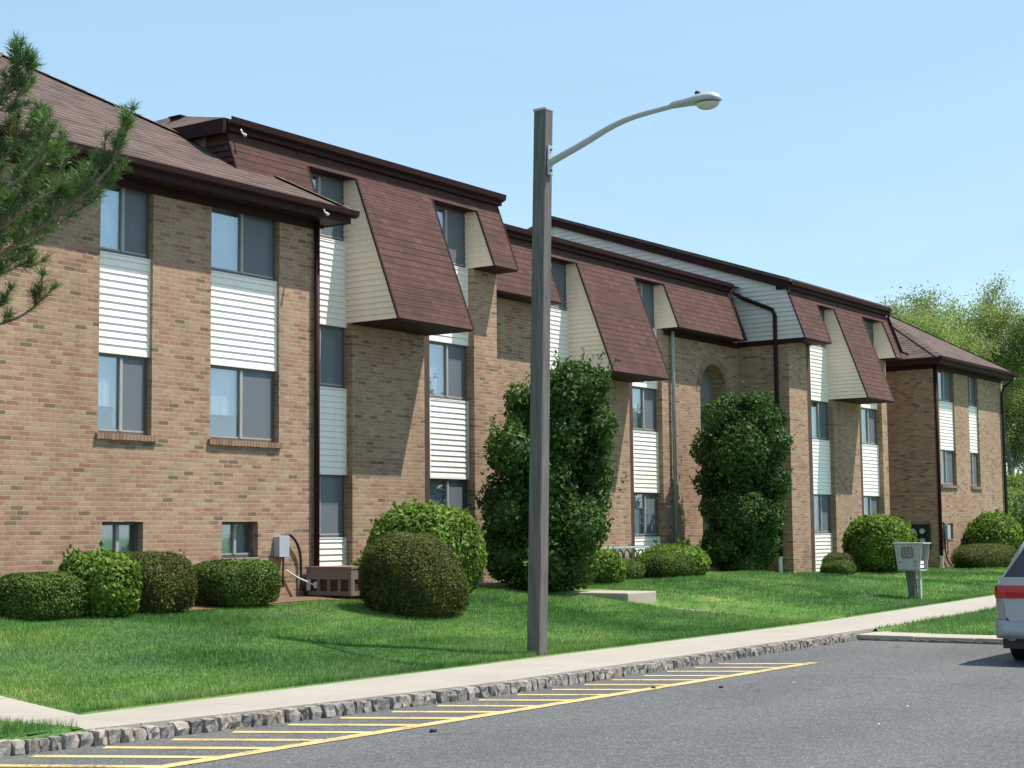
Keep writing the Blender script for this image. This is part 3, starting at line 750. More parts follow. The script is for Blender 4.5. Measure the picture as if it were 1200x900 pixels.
# right block with its gable end
dz4 = -.04
yf4, zt4 = midblock(40.40, 47.42, 18.8, 18.64, [(41.57, 42.12, 43.34), (45.22, 45.70, 47.0)], .2, dz4, True, False)
o4 = lambda z: 18.8-(.26+(8.04-z)*SL)
RS = (11.16-8.47)/(26.15-18.33)
g = MB()
def gspan(z):
    a = o4(z)-.001 if z < 8.25 else 18.33+(z-8.27)/RS+.05
    if z >= 8.2: a = max(a, yf4-.10)
    return (max(a, 17.9), 26.15+(11.0-z)/RS)
siding(g, 6.90, 10.92, gspan, lambda s, z, o: (40.398-o, s, z), .125, .028)
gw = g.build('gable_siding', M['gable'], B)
g = MB(); g.box(40.36, 40.398, 18.15, 20.15, 6.76, 6.898); g.box(40.40, 41.57, 18.16, 18.64, 6.85, 6.89); g.build('trim_board', M['trim'], B)
g = MB(); g.quad((40.40, 18.64, .2), (40.40, 20.15, .2), (40.40, 20.15, 6.9), (40.40, 18.64, 6.9)); g.quad((47.42, 18.64, .2), (47.42, 33, .2), (47.42, 33, zt4), (47.42, 18.64, zt4)); g.quad((47.42, 20.4, .2), (49.72, 20.4, .2), (49.72, 20.4, 7.5), (47.42, 20.4, 7.5)); g.quad((40.4, 33, .3), (47.42, 33, .3), (47.42, 33, zt4), (40.4, 33, zt4))
g.build('brick_wall', M['brick'], B)
g = MB()                                            # rake board and roof slab
fr = lambda y: 8.47+(y-18.33)*RS
yA, yB_, yC = yf4-.12, 26.15, 34.2
for (x0, x1, t0, t1) in ((40.27, 40.36, -.29, -.101),):
    g.add([(x0, yA, fr(yA)+t0-.02), (x0, yB_, fr(yB_)+t0-.02), (x0, yB_, fr(yB_)+t1), (x0, yA, fr(yA)+t1), (x1, yA, fr(yA)+t0-.02), (x1, yB_, fr(yB_)+t0-.02), (x1, yB_, fr(yB_)+t1), (x1, yA, fr(yA)+t1)], [(0, 1, 2, 3), (4, 5, 6, 7), (0, 1, 5, 4), (3, 2, 6, 7), (0, 3, 7, 4), (1, 2, 6, 5)])
    mr = lambda y: fr(2*yB_-y)
    g.add([(x0, yC, mr(yC)+t0), (x0, yB_+.002, fr(yB_)+t0), (x0, yB_+.002, fr(yB_)+t1), (x0, yC, mr(yC)+t1), (x1, yC, mr(yC)+t0), (x1, yB_+.002, fr(yB_)+t0), (x1, yB_+.002, fr(yB_)+t1), (x1, yC, mr(yC)+t1)], [(0, 1, 2, 3), (4, 5, 6, 7), (0, 1, 5, 4), (3, 2, 6, 7), (0, 3, 7, 4)])
g.build('rake_board', M['trim'], B)
g = MB()
x0, x1, b_, t_ = 40.22, 47.55, -.097, .0
g.add([(x0, yA-.05, fr(yA)+b_), (x0, yB_, fr(yB_)+b_), (x0, yB_, fr(yB_)+t_), (x0, yA-.05, fr(yA)+t_-.005), (x1, yA-.05, fr(yA)+b_), (x1, yB_, fr(yB_)+b_), (x1, yB_, fr(yB_)+t_), (x1, yA-.05, fr(yA)+t_-.005)], [(0, 1, 2, 3), (4, 5, 6, 7), (0, 1, 5, 4), (3, 2, 6, 7), (0, 3, 7, 4)])
g.add([(x0, yB_, fr(yB_)+b_), (x0, yC, mr(yC)+b_), (x0, yC, mr(yC)+t_), (x0, yB_, fr(yB_)+t_), (x1, yB_, fr(yB_)+b_), (x1, yC, mr(yC)+b_), (x1, yC, mr(yC)+t_), (x1, yB_, fr(yB_)+t_)], [(0, 1, 2, 3), (4, 5, 6, 7), (3, 2, 6, 7), (0, 1, 5, 4)])
g.build('roof', M['hip'], B)
g = MB(); g.box(40.30, 40.335, yf4-.11, yf4+.12, zt4-.02, zt4+.17); g.build('fascia', M['trim'], B)
# downspouts
def downspout(pts, mat, r=.04, boot=None):
    g = MB(); g.tube(pts, r, 8); o = g.build('downspout', M[mat], B, True)
    if boot:
        g = MB(); x, y, z0, z1 = boot; g.tube([(x, y, z0), (x, y, z1-.12), (x, y, z1)], [.062, .062, .075], 10); g.build('drain_boot', M['pvc'], o)
    for z in np.arange(1.6, 7, 1.7):
        pass
    return o
downspout([(20.345, 17.93, 6.99), (20.345, 17.93, .75)], 'trim', .048)
downspout([(36.52, yB3-.08, 6.86), (36.52, yB3-.08, 6.7), (36.52, yB3-.08, .65)], 'greypipe', .05)
downspout([(39.9, yf3-.14, 8.22), (40.32, 19.95, 8.12), (40.33, 19.05, 7.72), (40.33, 18.98, 7.55), (40.33, 18.98, .8)], 'trim', .055, (40.30, 18.98, .3, 1.0))
downspout([(49.80, 17.93, 6.9), (49.80, 17.93, .7)], 'trim', .06, (49.80, 17.92, .2, .85))
downspout([(56.6, 17.5, 6.9), (56.42, 17.85, 6.6), (56.40, 17.93, 6.4), (56.40, 17.93, .5)], 'black', .055)
downspout([(47.55, yf4-.16, 8.35), (47.50, o4(8.2)-.05, 8.2), (47.50, o4(7.1)-.05, 7.1), (48.0, o4(7.1)-.05, 7.08)], 'trim', .045)

for (x, y, z) in ((20.02, 17.48, 7.04), (19.06, yf-.20, zt-.03)):
    g = MB(); g.tube([(x, y+.03, z+.05), (x, y, z)], .015, 6); g.tube([(x, y+.01, z-.005), (x, y-.04, z-.04), (x, y-.075, z-.065)], [.014, .022, .03], 10); g.build('flood_lamp', M['pvc'], B, True)
# ------------------------------------------------------------------ kerbs
K = thing('stone_kerb', (16, 10.2, 0), 'kerb of rough grey granite blocks along the edge of the pale sidewalk', 'kerb')
def stone(a, b, y0, y1, zb, zt, parent):
    g = MB(); sh = []
    nx_, nz_ = 4, 4
    # rounded, chipped block: subdivided box with jitter
    import itertools
    vs = {}; L = []
    def vid(i, j, k):
        if (i, j, k) not in vs:
            x = a+(b-a)*i/3; y = y0+(y1-y0)*j/3; z = zb+(zt-zb)*k/3
            ex = (i in (0, 3))+(j in (0, 3))+(k in (0, 3))
            cxm, cym, czm = (a+b)/2, (y0+y1)/2, (zb+zt)/2
            s_ = [1, 1, .95, .86][ex]
            jx = random.uniform(-.012, .012)
            vs[(i, j, k)] = len(L)
            L.append((cxm+(x-cxm)*s_+jx, cym+(y-cym)*(s_ if ex > 1 else 1)+random.uniform(-.016, .016), czm+(z-czm)*(s_ if ex > 1 else 1)+random.uniform(-.006, .006)))
        return vs[(i, j, k)]
    fs = []
    for p, q in itertools.product(range(3), range(3)):
        for e in (0, 3):
            fs.append((vid(e, p, q), vid(e, p+1, q), vid(e, p+1, q+1), vid(e, p, q+1)))
            fs.append((vid(p, e, q), vid(p+1, e, q), vid(p+1, e, q+1), vid(p, e, q+1)))
            fs.append((vid(p, q, e), vid(p+1, q, e), vid(p+1, q+1, e), vid(p, q+1, e)))
    g.add(L, fs)
    return g.build('kerb_stone', M['stone'], parent)
x = 8.15; far = []; count = 0
while x < 24.1:
    wdt = random.uniform(.105, .165)
    zt_ = .116+random.uniform(-.016, .012); y0 = float(yk(x+wdt/2))+random.uniform(-.02, .02)
    ob = stone(x+.006, x+wdt-.006, y0, float(yk(x+wdt/2))+.135, -.05, zt_, K)
    count += 1
    if count > 99: far.append(ob)
    x += wdt
if len(far) > 1:                                    # the small far blocks run on as one strip
    g = MB()
    for ob in far:
        g.add([v.co+K.location for v in ob.data.vertices], [list(p.vertices) for p in ob.data.polygons]); bpy.data.objects.remove(ob)
    tag(g.build('kerb_stone', M['stone'], K), kind='stuff')
g = MB()
for a in np.arange(8.1, 24.0, .5): ya_, yb_ = float(yk(a))+.045, float(yk(a+.5))+.045; g.add([(a, ya_, -.05), (a+.5, yb_, -.05), (a+.5, yb_+.08, -.05), (a, ya_+.08, -.05), (a, ya_, .08), (a+.5, yb_, .08), (a+.5, yb_+.08, .08), (a, ya_+.08, .08)], [(4, 5, 6, 7), (0, 1, 5, 4), (2, 3, 7, 6)])
g.build('mortar_bed', M['conc'], K)
g = MB()
for a in np.arange(7.6, 9.3, .2):
    b = min(a+.2, 9.3); ya_, yb_ = float(yk(a)), float(yk(b))
    for (d0, z0_, d1, z1_) in ((.09, 0, .09, .112), (.09, .112, .155, .150), (.155, .150, .75, .1465)):
        g.quad((a, ya_+d0, z0_), (b, yb_+d0, z0_), (b, yb_+d1, z1_), (a, ya_+d1, z1_))
tag(g.build('soil_strip', M['lawn']), kind='structure')
K2 = thing('concrete_kerb', (24.3, 9, 0), 'low pale concrete kerb between the lot and the small grass patch beside the silver van', 'kerb')
g = MB()
for a in np.arange(7.3, 10.1, .95):
    b = min(a+.94, 10.18)
    g.box(24.20, 24.98, a, min(b, 10.18), -.05, .082+.003*math.sin(a*9))
g.box(24.99, 25.35, 9.95, 10.185, -.05, .080)
g.build('kerb_top', M['conc'], K2, bevel=.012)
g = MB(); 
for k in range(34):
    a = 7.3+k*.081
    g.box(24.14+random.uniform(0, .02), 24.195, a, a+.076, -.05, .035+random.uniform(-.015, .012))
g.build('kerb_face', M['stone'], K2)

# ------------------------------------------------------------------ entry landing
L_ = thing('concrete_landing', (26, 16, .5), 'raised pale concrete landing slab beside the tall dark shrub, edge showing above the lawn', 'step')
g = MB(); g.box(25.5, 26.55, 15.03, 17.5, .36, .615); g.build('slab', M['conc'], L_, bevel=.02)
g = MB(); g.box(25.6, 26.5, 17.52, 18.6, .40, .76); g.build('step', M['conc'], L_, bevel=.02)

# ------------------------------------------------------------------ street lamp
bx, by = 17.72, 11.83; bz = hh(bx, by)
P_ = thing('street_lamp', (bx, by, bz), 'weathered square wooden lamp post with a curved grey arm and cobra head light', 'street lamp')
g = MB(); hgt = 7.31-bz; ln = -.20; hw = .096
nseg = 10
for k in range(nseg):
    pass
vs = []; fs = []
for k in range(nseg+1):
    t = k/nseg; yy = by+ln*t; z = bz-.15+(hgt+.15)*t; xx = bx+.004*math.sin(t*7)
    h_ = hw*(1.04-.06*t)
    c_ = .012
    ring = [(-h_+c_, -h_), (h_-c_, -h_), (h_, -h_+c_), (h_, h_-c_), (h_-c_, h_), (-h_+c_, h_), (-h_, h_-c_), (-h_, -h_+c_)]
    vs += [(xx+a, yy+b, z) for a, b in ring]
for k in range(nseg):
    for j in range(8): fs.append((k*8+j, k*8+(j+1) % 8, k*8+8+(j+1) % 8, k*8+8+j))
fs.append(tuple(range(nseg*8, nseg*8+8)))
g.add(vs, fs); g.build('post', M['wood'], P_)
ty = by+ln
g = MB(); g.box(bx-.10, bx+.10, ty-.10, ty+.10, 7.312, 7.345); g.build('post_cap', M['alu'], P_, bevel=.006)
at = by+ln*.92
g = MB(); g.box(bx-.05, bx+.05, at-.125, at-.097, 6.44, 6.84); plate = g.build('bracket', M['alu'], P_, bevel=.006)
g = MB()
for z in (6.50, 6.78): g.tube([(bx, at-.115, z), (bx, at-.145, z)], .014, 6)
g.build('bolt', M['black'], plate)
arm = [(bx, at-.10, 6.60), (bx, at-.18, 6.635), (bx, 11.0, 6.79), (bx, 10.70, 6.91), (bx, 10.50, 6.975), (bx, 10.28, 7.025), (bx, 10.0, 7.055), (bx, 9.64, 7.08)]
def smooth(pts, it=2):
    pts = [Vector(p) for p in pts]
    for _ in range(it):
        q = [pts[0]]
        for a, b in zip(pts[:-1], pts[1:]): q += [a*.75+b*.25, a*.25+b*.75]
        q.append(pts[-1]); pts = q
    return pts
ap = smooth(arm); g = MB(); g.tube(ap, [.058-.026*(i/(len(ap)-1))**.6 for i in range(len(ap))], 12); g.build('arm', M['alu'], P_, True)
# cobra head: lofted body
st = [(9.60, .035, .035, 0), (9.54, .065, .06, 0), (9.36, .082, .07, .004), (9.20, .115, .085, .006), (9.05, .135, .085, .006), (8.95, .125, .075, .002), (8.90, .085, .05, -.006), (8.88, .02, .02, -.012)]
vs = []; fs = []; sg = 14
for (yy, wx, hz, oz) in st:
    for k in range(sg):
        t = 2*math.pi*k/sg; s_, c_ = math.sin(t), math.cos(t)
        vs.append((bx+wx*c_, yy+.12, 7.08+oz+(hz*s_ if s_ > 0 else hz*.55*s_)))
for i in range(len(st)-1):
    for k in range(sg): fs.append((i*sg+k, i*sg+(k+1) % sg, (i+1)*sg+(k+1) % sg, (i+1)*sg+k))
fs += [tuple(range(sg)), tuple(range((len(st)-1)*sg, len(st)*sg))]
g = MB(); g.add(vs, fs); hd_ = g.build('lamp_head', M['alu'], P_, True)
g = MB(); vs = []; fs = []
for i in range(6):
    a = i/5*math.pi/2
    for k in range(16):
        t = 2*math.pi*k/16; vs.append((bx+.115*math.cos(a)*math.cos(t), 9.18+.155*math.cos(a)*math.sin(t), 7.035-.08*math.sin(a)))
for i in range(5):
    for k in range(16): fs.append((i*16+k, i*16+(k+1) % 16, (i+1)*16+(k+1) % 16, (i+1)*16+k))
g.add(vs, fs); g.build('lens', M['lens'], hd_, True)
g = MB(); g.tube([(bx, 9.32, 7.13), (bx, 9.32, 7.15), (bx, 9.32, 7.20), (bx, 9.32, 7.215)], [.03, .034, .034, .022], 12); g.build('photocell', M['black'], hd_)

# ------------------------------------------------------------------ flyer box on a post
mx_, my_ = 32.85, 12.4; mz = hh(mx_, my_)
X_ = thing('flyer_box', (mx_, my_, mz), 'weathered grey flyer box with a faded square mark on a leaning wooden post', 'mailbox')
g = MB()
xa, xb = 32.62, 33.06; ya, yb = 12.15, 12.78; zb_, zt_ = .86, 1.40
def slab(p, q, r, s_, th):
    p, q, r, s_ = map(Vector, (p, q, r, s_)); n_ = (q-p).cross(s_-p).normalized()*th
    g.add([p, q, r, s_, p+n_, q+n_, r+n_, s_+n_], [(0, 1, 2, 3), (4, 5, 6, 7), (0, 1, 5, 4), (1, 2, 6, 5), (2, 3, 7, 6), (3, 0, 4, 7)])
slab((xa, ya+.07, zb_), (xa, yb-.07, zb_), (xa, yb, zt_), (xa, ya, zt_), .02)
slab((xb, ya+.07, zb_), (xb, yb-.07, zb_), (xb, yb, zt_), (xb, ya, zt_), -.02)
slab((xa, yb-.07, zb_), (xb, yb-.07, zb_), (xb, yb, zt_), (xa, yb, zt_), .02)
g.box(xa, xb, ya+.07, yb-.07, zb_-.012, zb_+.012)
g.build('box_panels', M['boxwood'], X_)
g = MB(); g.box(xa-.02, xb+.02, ya-.03, yb+.02, zt_+.002, zt_+.03); g.build('lid', M['alu'], X_, bevel=.005)
g = MB()
e_ = lambda y, z, dy, dz: g.box(xa-.024, xa-.0205, y-dy/2, y+dy/2, z-dz/2, z+dz/2)
for (y, z, dy, dz) in ((12.47, 1.32, .22, .035), (12.47, 1.13, .22, .035), (12.36, 1.225, .035, .16), (12.58, 1.225, .035, .16), (12.47, 1.27, .10, .022), (12.47, 1.19, .10, .022), (12.42, 1.23, .022, .07), (12.52, 1.23, .022, .07), (12.64, 1.03, .05, .03), (12.30, 1.04, .05, .03), (12.31, .96, .04, .03)): e_(y, z, dy, dz)
g.build('faded_mark', M['rust'], X_)
g = MB(); g.box(xa+.05, xb-.05, 12.26, 12.60, .90, .96); g.box(xa+.05, xb-.05, 12.26, 12.58, .98, 1.05); g.build('papers', M['paper'], X_, bevel=.01)
g = MB(); vs = []
for t in (0, 1):
    z = mz-.1+(.86-mz+.1)*t; c_ = (32.80-.03*t, 12.43+.05*t); h_ = .05+.02*t
    vs += [(c_[0]+a*.06, c_[1]+b*(h_+.02), z) for a, b in ((-1, -1), (1, -1), (1, 1), (-1, 1))]
g.add(vs, [(0, 1, 5, 4), (1, 2, 6, 5), (2, 3, 7, 6), (3, 0, 4, 7), (4, 5, 6, 7)]); g.build('post', M['wood'], X_)
g = MB(); g.box(32.83, 32.92, 12.29, 12.335, mz-.1, .845); g.build('brace', M['boxwood'], X_)

# ------------------------------------------------------------------ service boxes
def ebox(x, z, w_, h_, label, cable):
    Y = 17.997
    T = thing('electrical_box', (x, Y, z), label, 'electrical box', None)
    g = MB(); g.box(x, x+w_, Y-.12, Y, z, z+h_); bo = g.build('housing', M['ebox'], T, bevel=.006)
    g = MB(); g.box(x-.008, x+w_+.008, Y-.135, Y-.121, z-.008, z+h_+.012); g.build('cover', M['ebox'], T, bevel=.004)
    g = MB(); g.tube([(x+w_*.75, Y-.06, z), (x+w_*.75, Y-.05, z-.5)], .016, 8); g.build('conduit', M['darkbrown'], T, True)
    g = MB(); g.tube(smooth(cable), .022, 8); g.build('cable', M['black'], T, True)
    return T
ebox(19.38, 1.38, .22, .32, 'small grey electrical box with a black cable loop, on brick beside the brown downspout', [(19.60, 17.92, 1.70), (19.66, 17.93, 1.75), (19.85, 17.93, 1.62), (19.98, 17.95, 1.40), (19.98, 17.95, 1.0), (20.0, 17.93, .85), (20.10, 17.93, .75)])
ebox(50.25, 1.38, .26, .42, 'grey electrical box with trailing cable at the far wing, above the long low yew', [(50.25, 17.93, 1.80), (50.05, 17.95, 1.95), (50.15, 17.93, 1.6), (50.15, 17.93, .95), (50.45, 17.93, .6), (50.75, 17.93, .5)])
c_ = thing('white_cable', (19.7, 17.9, 1.0), 'thin white cable running down the brick to the brown vented metal box', 'cable')
g = MB(); g.tube(smooth([(19.62, 17.95, 1.16), (19.85, 17.90, 1.03), (20.0, 17.86, .97), (20.06, 17.80, .93), (20.085, 17.72, .90)]), .014, 6); g.build('cable_run', M['pvc'], c_, True)
A_ = thing('air_conditioner', (20.5, 17.4, .65), 'brown metal box with square vent openings standing in the corner below white siding', 'air conditioner')
g = MB(); x0, x1, y0, y1, z0, z1 = 20.10, 20.98, 16.98, 17.94, .74, 1.17
g.box(x0+.03, x1, y0+.03, y1, z0, z1); g.box(x0-.01, x1+.01, y0-.01, y1+.01, z1+.001, z1+.035)
# front skin with four openings on -X, made of bars
g.box(x0, x0+.028, y0, y1, z1-.17, z1); g.box(x0, x0+.028, y0, y1, z0, z0+.07)
for k in range(5):
    yy = y0+k*(y1-y0-.06)/4 if k else y0
    g.box(x0+.001, x0+.027, yy, yy+.06, z0+.0705, z1-.1705)
g.box(x0+.03, x1, y0, y0+.028, z1-.17, z1); g.box(x0+.03, x1, y0, y0+.028, z0, z0+.07)
for k in range(5):
    xx = x0+.031+k*(x1-x0-.09)/4
    g.box(xx, xx+.055, y0+.001, y0+.027, z0+.0705, z1-.1705)
g.build('casing', M['acbrown'], A_)
g = MB(); g.box(x0+.0285, x0+.0295, y0+.05, y1-.02, z0+.05, z1-.15); g.box(x0+.05, x1-.02, y0+.0285, y0+.0295, z0+.05, z1-.15); g.build('opening_shade', M['darkbrown'], A_)  # thin dark sheets behind the bars, painting the shade inside the openings
g = MB(); g.box(x0+.06, x1, y0+.06, y1, .55, z0-.002); g.build('base', M['darkbrown'], A_)
g = MB(); g.box(x0-.02, x0-.002, 17.70, 17.76, .86, .96); g.box(x0-.02, x0-.002, 17.84, 17.92, .82, 1.0); g.build('connector', M['pvc'], A_)
# meters on the far inner wall
Q_ = thing('electric_meter', (49.7, 18.5, 1.2), 'dark cabinet with round glass meters on the shaded far wing wall behind the bush', 'electric meter')
g = MB(); g.box(49.60, 49.715, 18.22, 18.92, 1.05, 1.85); g.build('cabinet', M['black'], Q_, bevel=.01)
for y in (18.42, 18.72):
    for z in (1.62, 1.32):
        vs = []; g = MB()
        g.tube([(49.60, y, z), (49.54, y, z), (49.50, y, z), (49.47, y, z)], [.125, .12, .10, .04], 16); mt_ = g.build('meter', M['glassdark'] if 'glassdark' in M else M['carglass'], Q_, True)
        g = MB(); g.tube([(49.475, y, z), (49.465, y, z)], [.085, .08], 16); g.build('dial', M['palegreen'], mt_)
# scrolled railing beside the centre bay
Y_ = thing('scroll_railing', (32.3, 19.3, .7), 'dark green scrolled iron railing with pale top rail below the centre bay window', 'railing')
g = MB(); g.box(31.2, 33.7, 19.25, 19.31, 1.32, 1.37); g.build('top_rail', M['palegreen'], Y_, bevel=.008)
for k in range(8):
    x = 31.32+k*.315
    g = MB(); pts = []
    for t in np.linspace(-.1, 1.15, 22):
        a = math.pi*(1-t)
        pts.append((x+.12+.13*math.cos(a), 19.28, 1.16+.13*math.sin(a)))
    pts = [(x-.01, 19.28, .66), (x-.01, 19.28, 1.0)]+pts
    g.tube(pts, .019, 6)
    g.tube([(x+.13, 19.28, .66), (x+.13, 19.28, .95), (x+.08, 19.28, 1.05), (x+.14, 19.28, 1.12)], .018, 6)
    g.build('scroll_baluster', M['green'], Y_, True)
g = MB(); g.box(31.2, 33.7, 19.26, 19.30, .78, .82); g.build('bottom_rail', M['palegreen'], Y_)

# ------------------------------------------------------------------ foliage
def unit(v): return v/np.maximum(np.linalg.norm(v, axis=-1, keepdims=True), 1e-9)
def leaves(P, Nrm, size, rnd=.8, aspect=.5, bend=.15, svar=.5, flat=False):
    """diamond leaves (two triangles folded along the midrib) as one array pair"""
    n = len(P)
    d = unit(Nrm+rng.normal(0, rnd, (n, 3)))
    if flat:      # leaf blades lying along the clipped surface, tips turned a little out
        d = unit(np.cross(d, rng.normal(0, 1, (n, 3)))+d*.35)
        s_ = unit(np.cross(d, unit(Nrm+rng.normal(0, rnd, (n, 3)))))
    else: s_ = unit(np.cross(d, rng.normal(0, 1, (n, 3))))
    up = np.cross(s_, d)
    L = (size*(1+svar*rng.uniform(-1, 1, n)))[:, None]
    w_ = L*aspect*.5
    a = P-d*L*.3; b = P+d*L*.7; m_ = P+d*L*.15+up*L*bend
    V = np.stack([a, m_+s_*w_, b, m_-s_*w_], 1).reshape(-1, 3)
    F = np.arange(n*4).reshape(n, 4)
    return V, F
def lumpf(d, seed, k=5, fmin=1.5, fmax=4.5):
    r = np.random.default_rng(seed); out = 0
    for i in range(k):
        w_ = unit(r.normal(0, 1, 3))*r.uniform(fmin, fmax); out = out+np.sin(d@w_+r.uniform(0, 6.28))
    return out/k
_sh = [0]
def shrub(x, y, rx, ry, ztop, mat, n, size, label, p=2.6, lump=.05, group=None, name='shrub', aspect=.5, rnd=.42, shoots=8, fm=4.5, tilt=0, bottom=-.15, cat='shrub'):
    _sh[0] += 1; seed = 100+_sh[0]; lump *= 1.5
    zb = hh(x, y)+bottom; h = (ztop-zb)/2
    T = thing(name, (x, y, hh(x, y)), label, cat, group)
    def surf(d):
        r = (np.abs(d[:, 0])**p+np.abs(d[:, 1])**p+np.abs(d[:, 2])**p)**(-1/p)
        r = r*(1+lump*lumpf(d*1.0, seed, 6, 1.5, fm)+lump*.5*lumpf(d, seed+7, 6, 5, 11))
        q = d*r[:, None]
        sx_ = 1-.12*np.clip(-q[:, 2], 0, 1)
        return np.stack([x+q[:, 0]*rx*sx_+tilt*q[:, 2]*rx, y+q[:, 1]*ry*sx_, zb+h+q[:, 2]*h], -1)
    # core
    nu, nv = 40, 24
    uu = np.linspace(0, 2*np.pi, nu, endpoint=False); vv = np.linspace(.02, np.pi-.02, nv)
    U, V_ = np.meshgrid(uu, vv)
    d = np.stack([np.sin(V_)*np.cos(U), np.sin(V_)*np.sin(U), np.cos(V_)], -1).reshape(-1, 3)
    S = surf(d); c = np.array([x, y, zb+h]); S = c+(S-c)*.86
    F = np.array([[i*nu+j, i*nu+(j+1) % nu, (i+1)*nu+(j+1) % nu, (i+1)*nu+j] for i in range(nv-1) for j in range(nu)])
    # leaves in a shell
    d = unit(rng.normal(0, 1, (n, 3))/np.array([1/np.sqrt(ry*h), 1/np.sqrt(rx*h), 1/np.sqrt(rx*ry)])**0)
    S2 = surf(d); depth = 1-.15*rng.random(n)**1.6+.014*rng.normal(0, 1, n)-.10*np.clip(lumpf(d, seed+31, 5, 6, 14)-.25, 0, 1)
    P = c+(S2-c)*depth[:, None]
    nr = unit((P-c)/np.array([rx, ry, h])**2)
    k = P[:, 2] > hh(x, y)+.03
    P, nr = P[k], nr[k]
    LV, LF = leaves(P, nr+np.array([0, 0, .12]), size, rnd, aspect, flat=True)
    VV = [S, LV]; FF = [F, LF+len(S)]
    if shoots:
        base = len(S)+len(LV)
        d = unit(rng.normal(0, 1, (shoots, 3))+np.array([0, 0, .55])); B0 = surf(d)
        Ps, Ns = [], []
        for q, dd in zip(B0, d):
            m_ = rng.integers(4, 9); L = rng.uniform(.7, 2.2)*size*(1 if name == 'shrub' else 1.3); dr = unit(dd*np.array([.6, .6, .3])+np.array([0, 0, .8])+rng.normal(0, .25, 3))
            for t in np.linspace(0, 1, m_): Ps.append(q+dr*L*t+rng.normal(0, .025, 3)); Ns.append(dr+rng.normal(0, .5, 3))
        SV, SF = leaves(np.array(Ps), np.array(Ns), size, .4, aspect)
        VV.append(SV); FF.append(SF+base)
    np_mesh('foliage', np.concatenate(VV), np.concatenate(FF), M[mat], T)
    g = MB()
    for k in range(6):
        a = k*1.05; g.tube([(x+.06*math.cos(a), y+.06*math.sin(a), hh(x, y)-.05), (x+rx*.45*math.cos(a), y+ry*.45*math.sin(a), zb+h*.7)], [.025, .012], 5)
    g.build('stem', M['twig'], T)
    return T
LOBA = [(700, 545, 22), (696, 590, 24), (708, 520, 16), (682, 462, 36), (655, 462, 30), (704, 500, 24), (622, 488, 26), (604, 528, 32), (655, 520, 46), (694, 560, 30), (598, 585, 34), (640, 600, 52), (682, 615, 34), (598, 645, 32), (640, 655, 44), (672, 660, 30), (612, 466, 17), (706, 448, 15), (668, 440, 14), (640, 560, 48), (585, 620, 18), (660, 480, 40), (618, 672, 24)]
LOBB = [(845, 486, 23), (892, 483, 24), (868, 494, 28), (834, 522, 23), (905, 518, 22), (866, 540, 42), (829, 562, 17), (903, 562, 24), (862, 600, 38), (892, 595, 26), (842, 638, 26), (884, 636, 30), (866, 652, 26), (838, 590, 20), (856, 472, 14), (880, 468, 12), (912, 488, 14)]
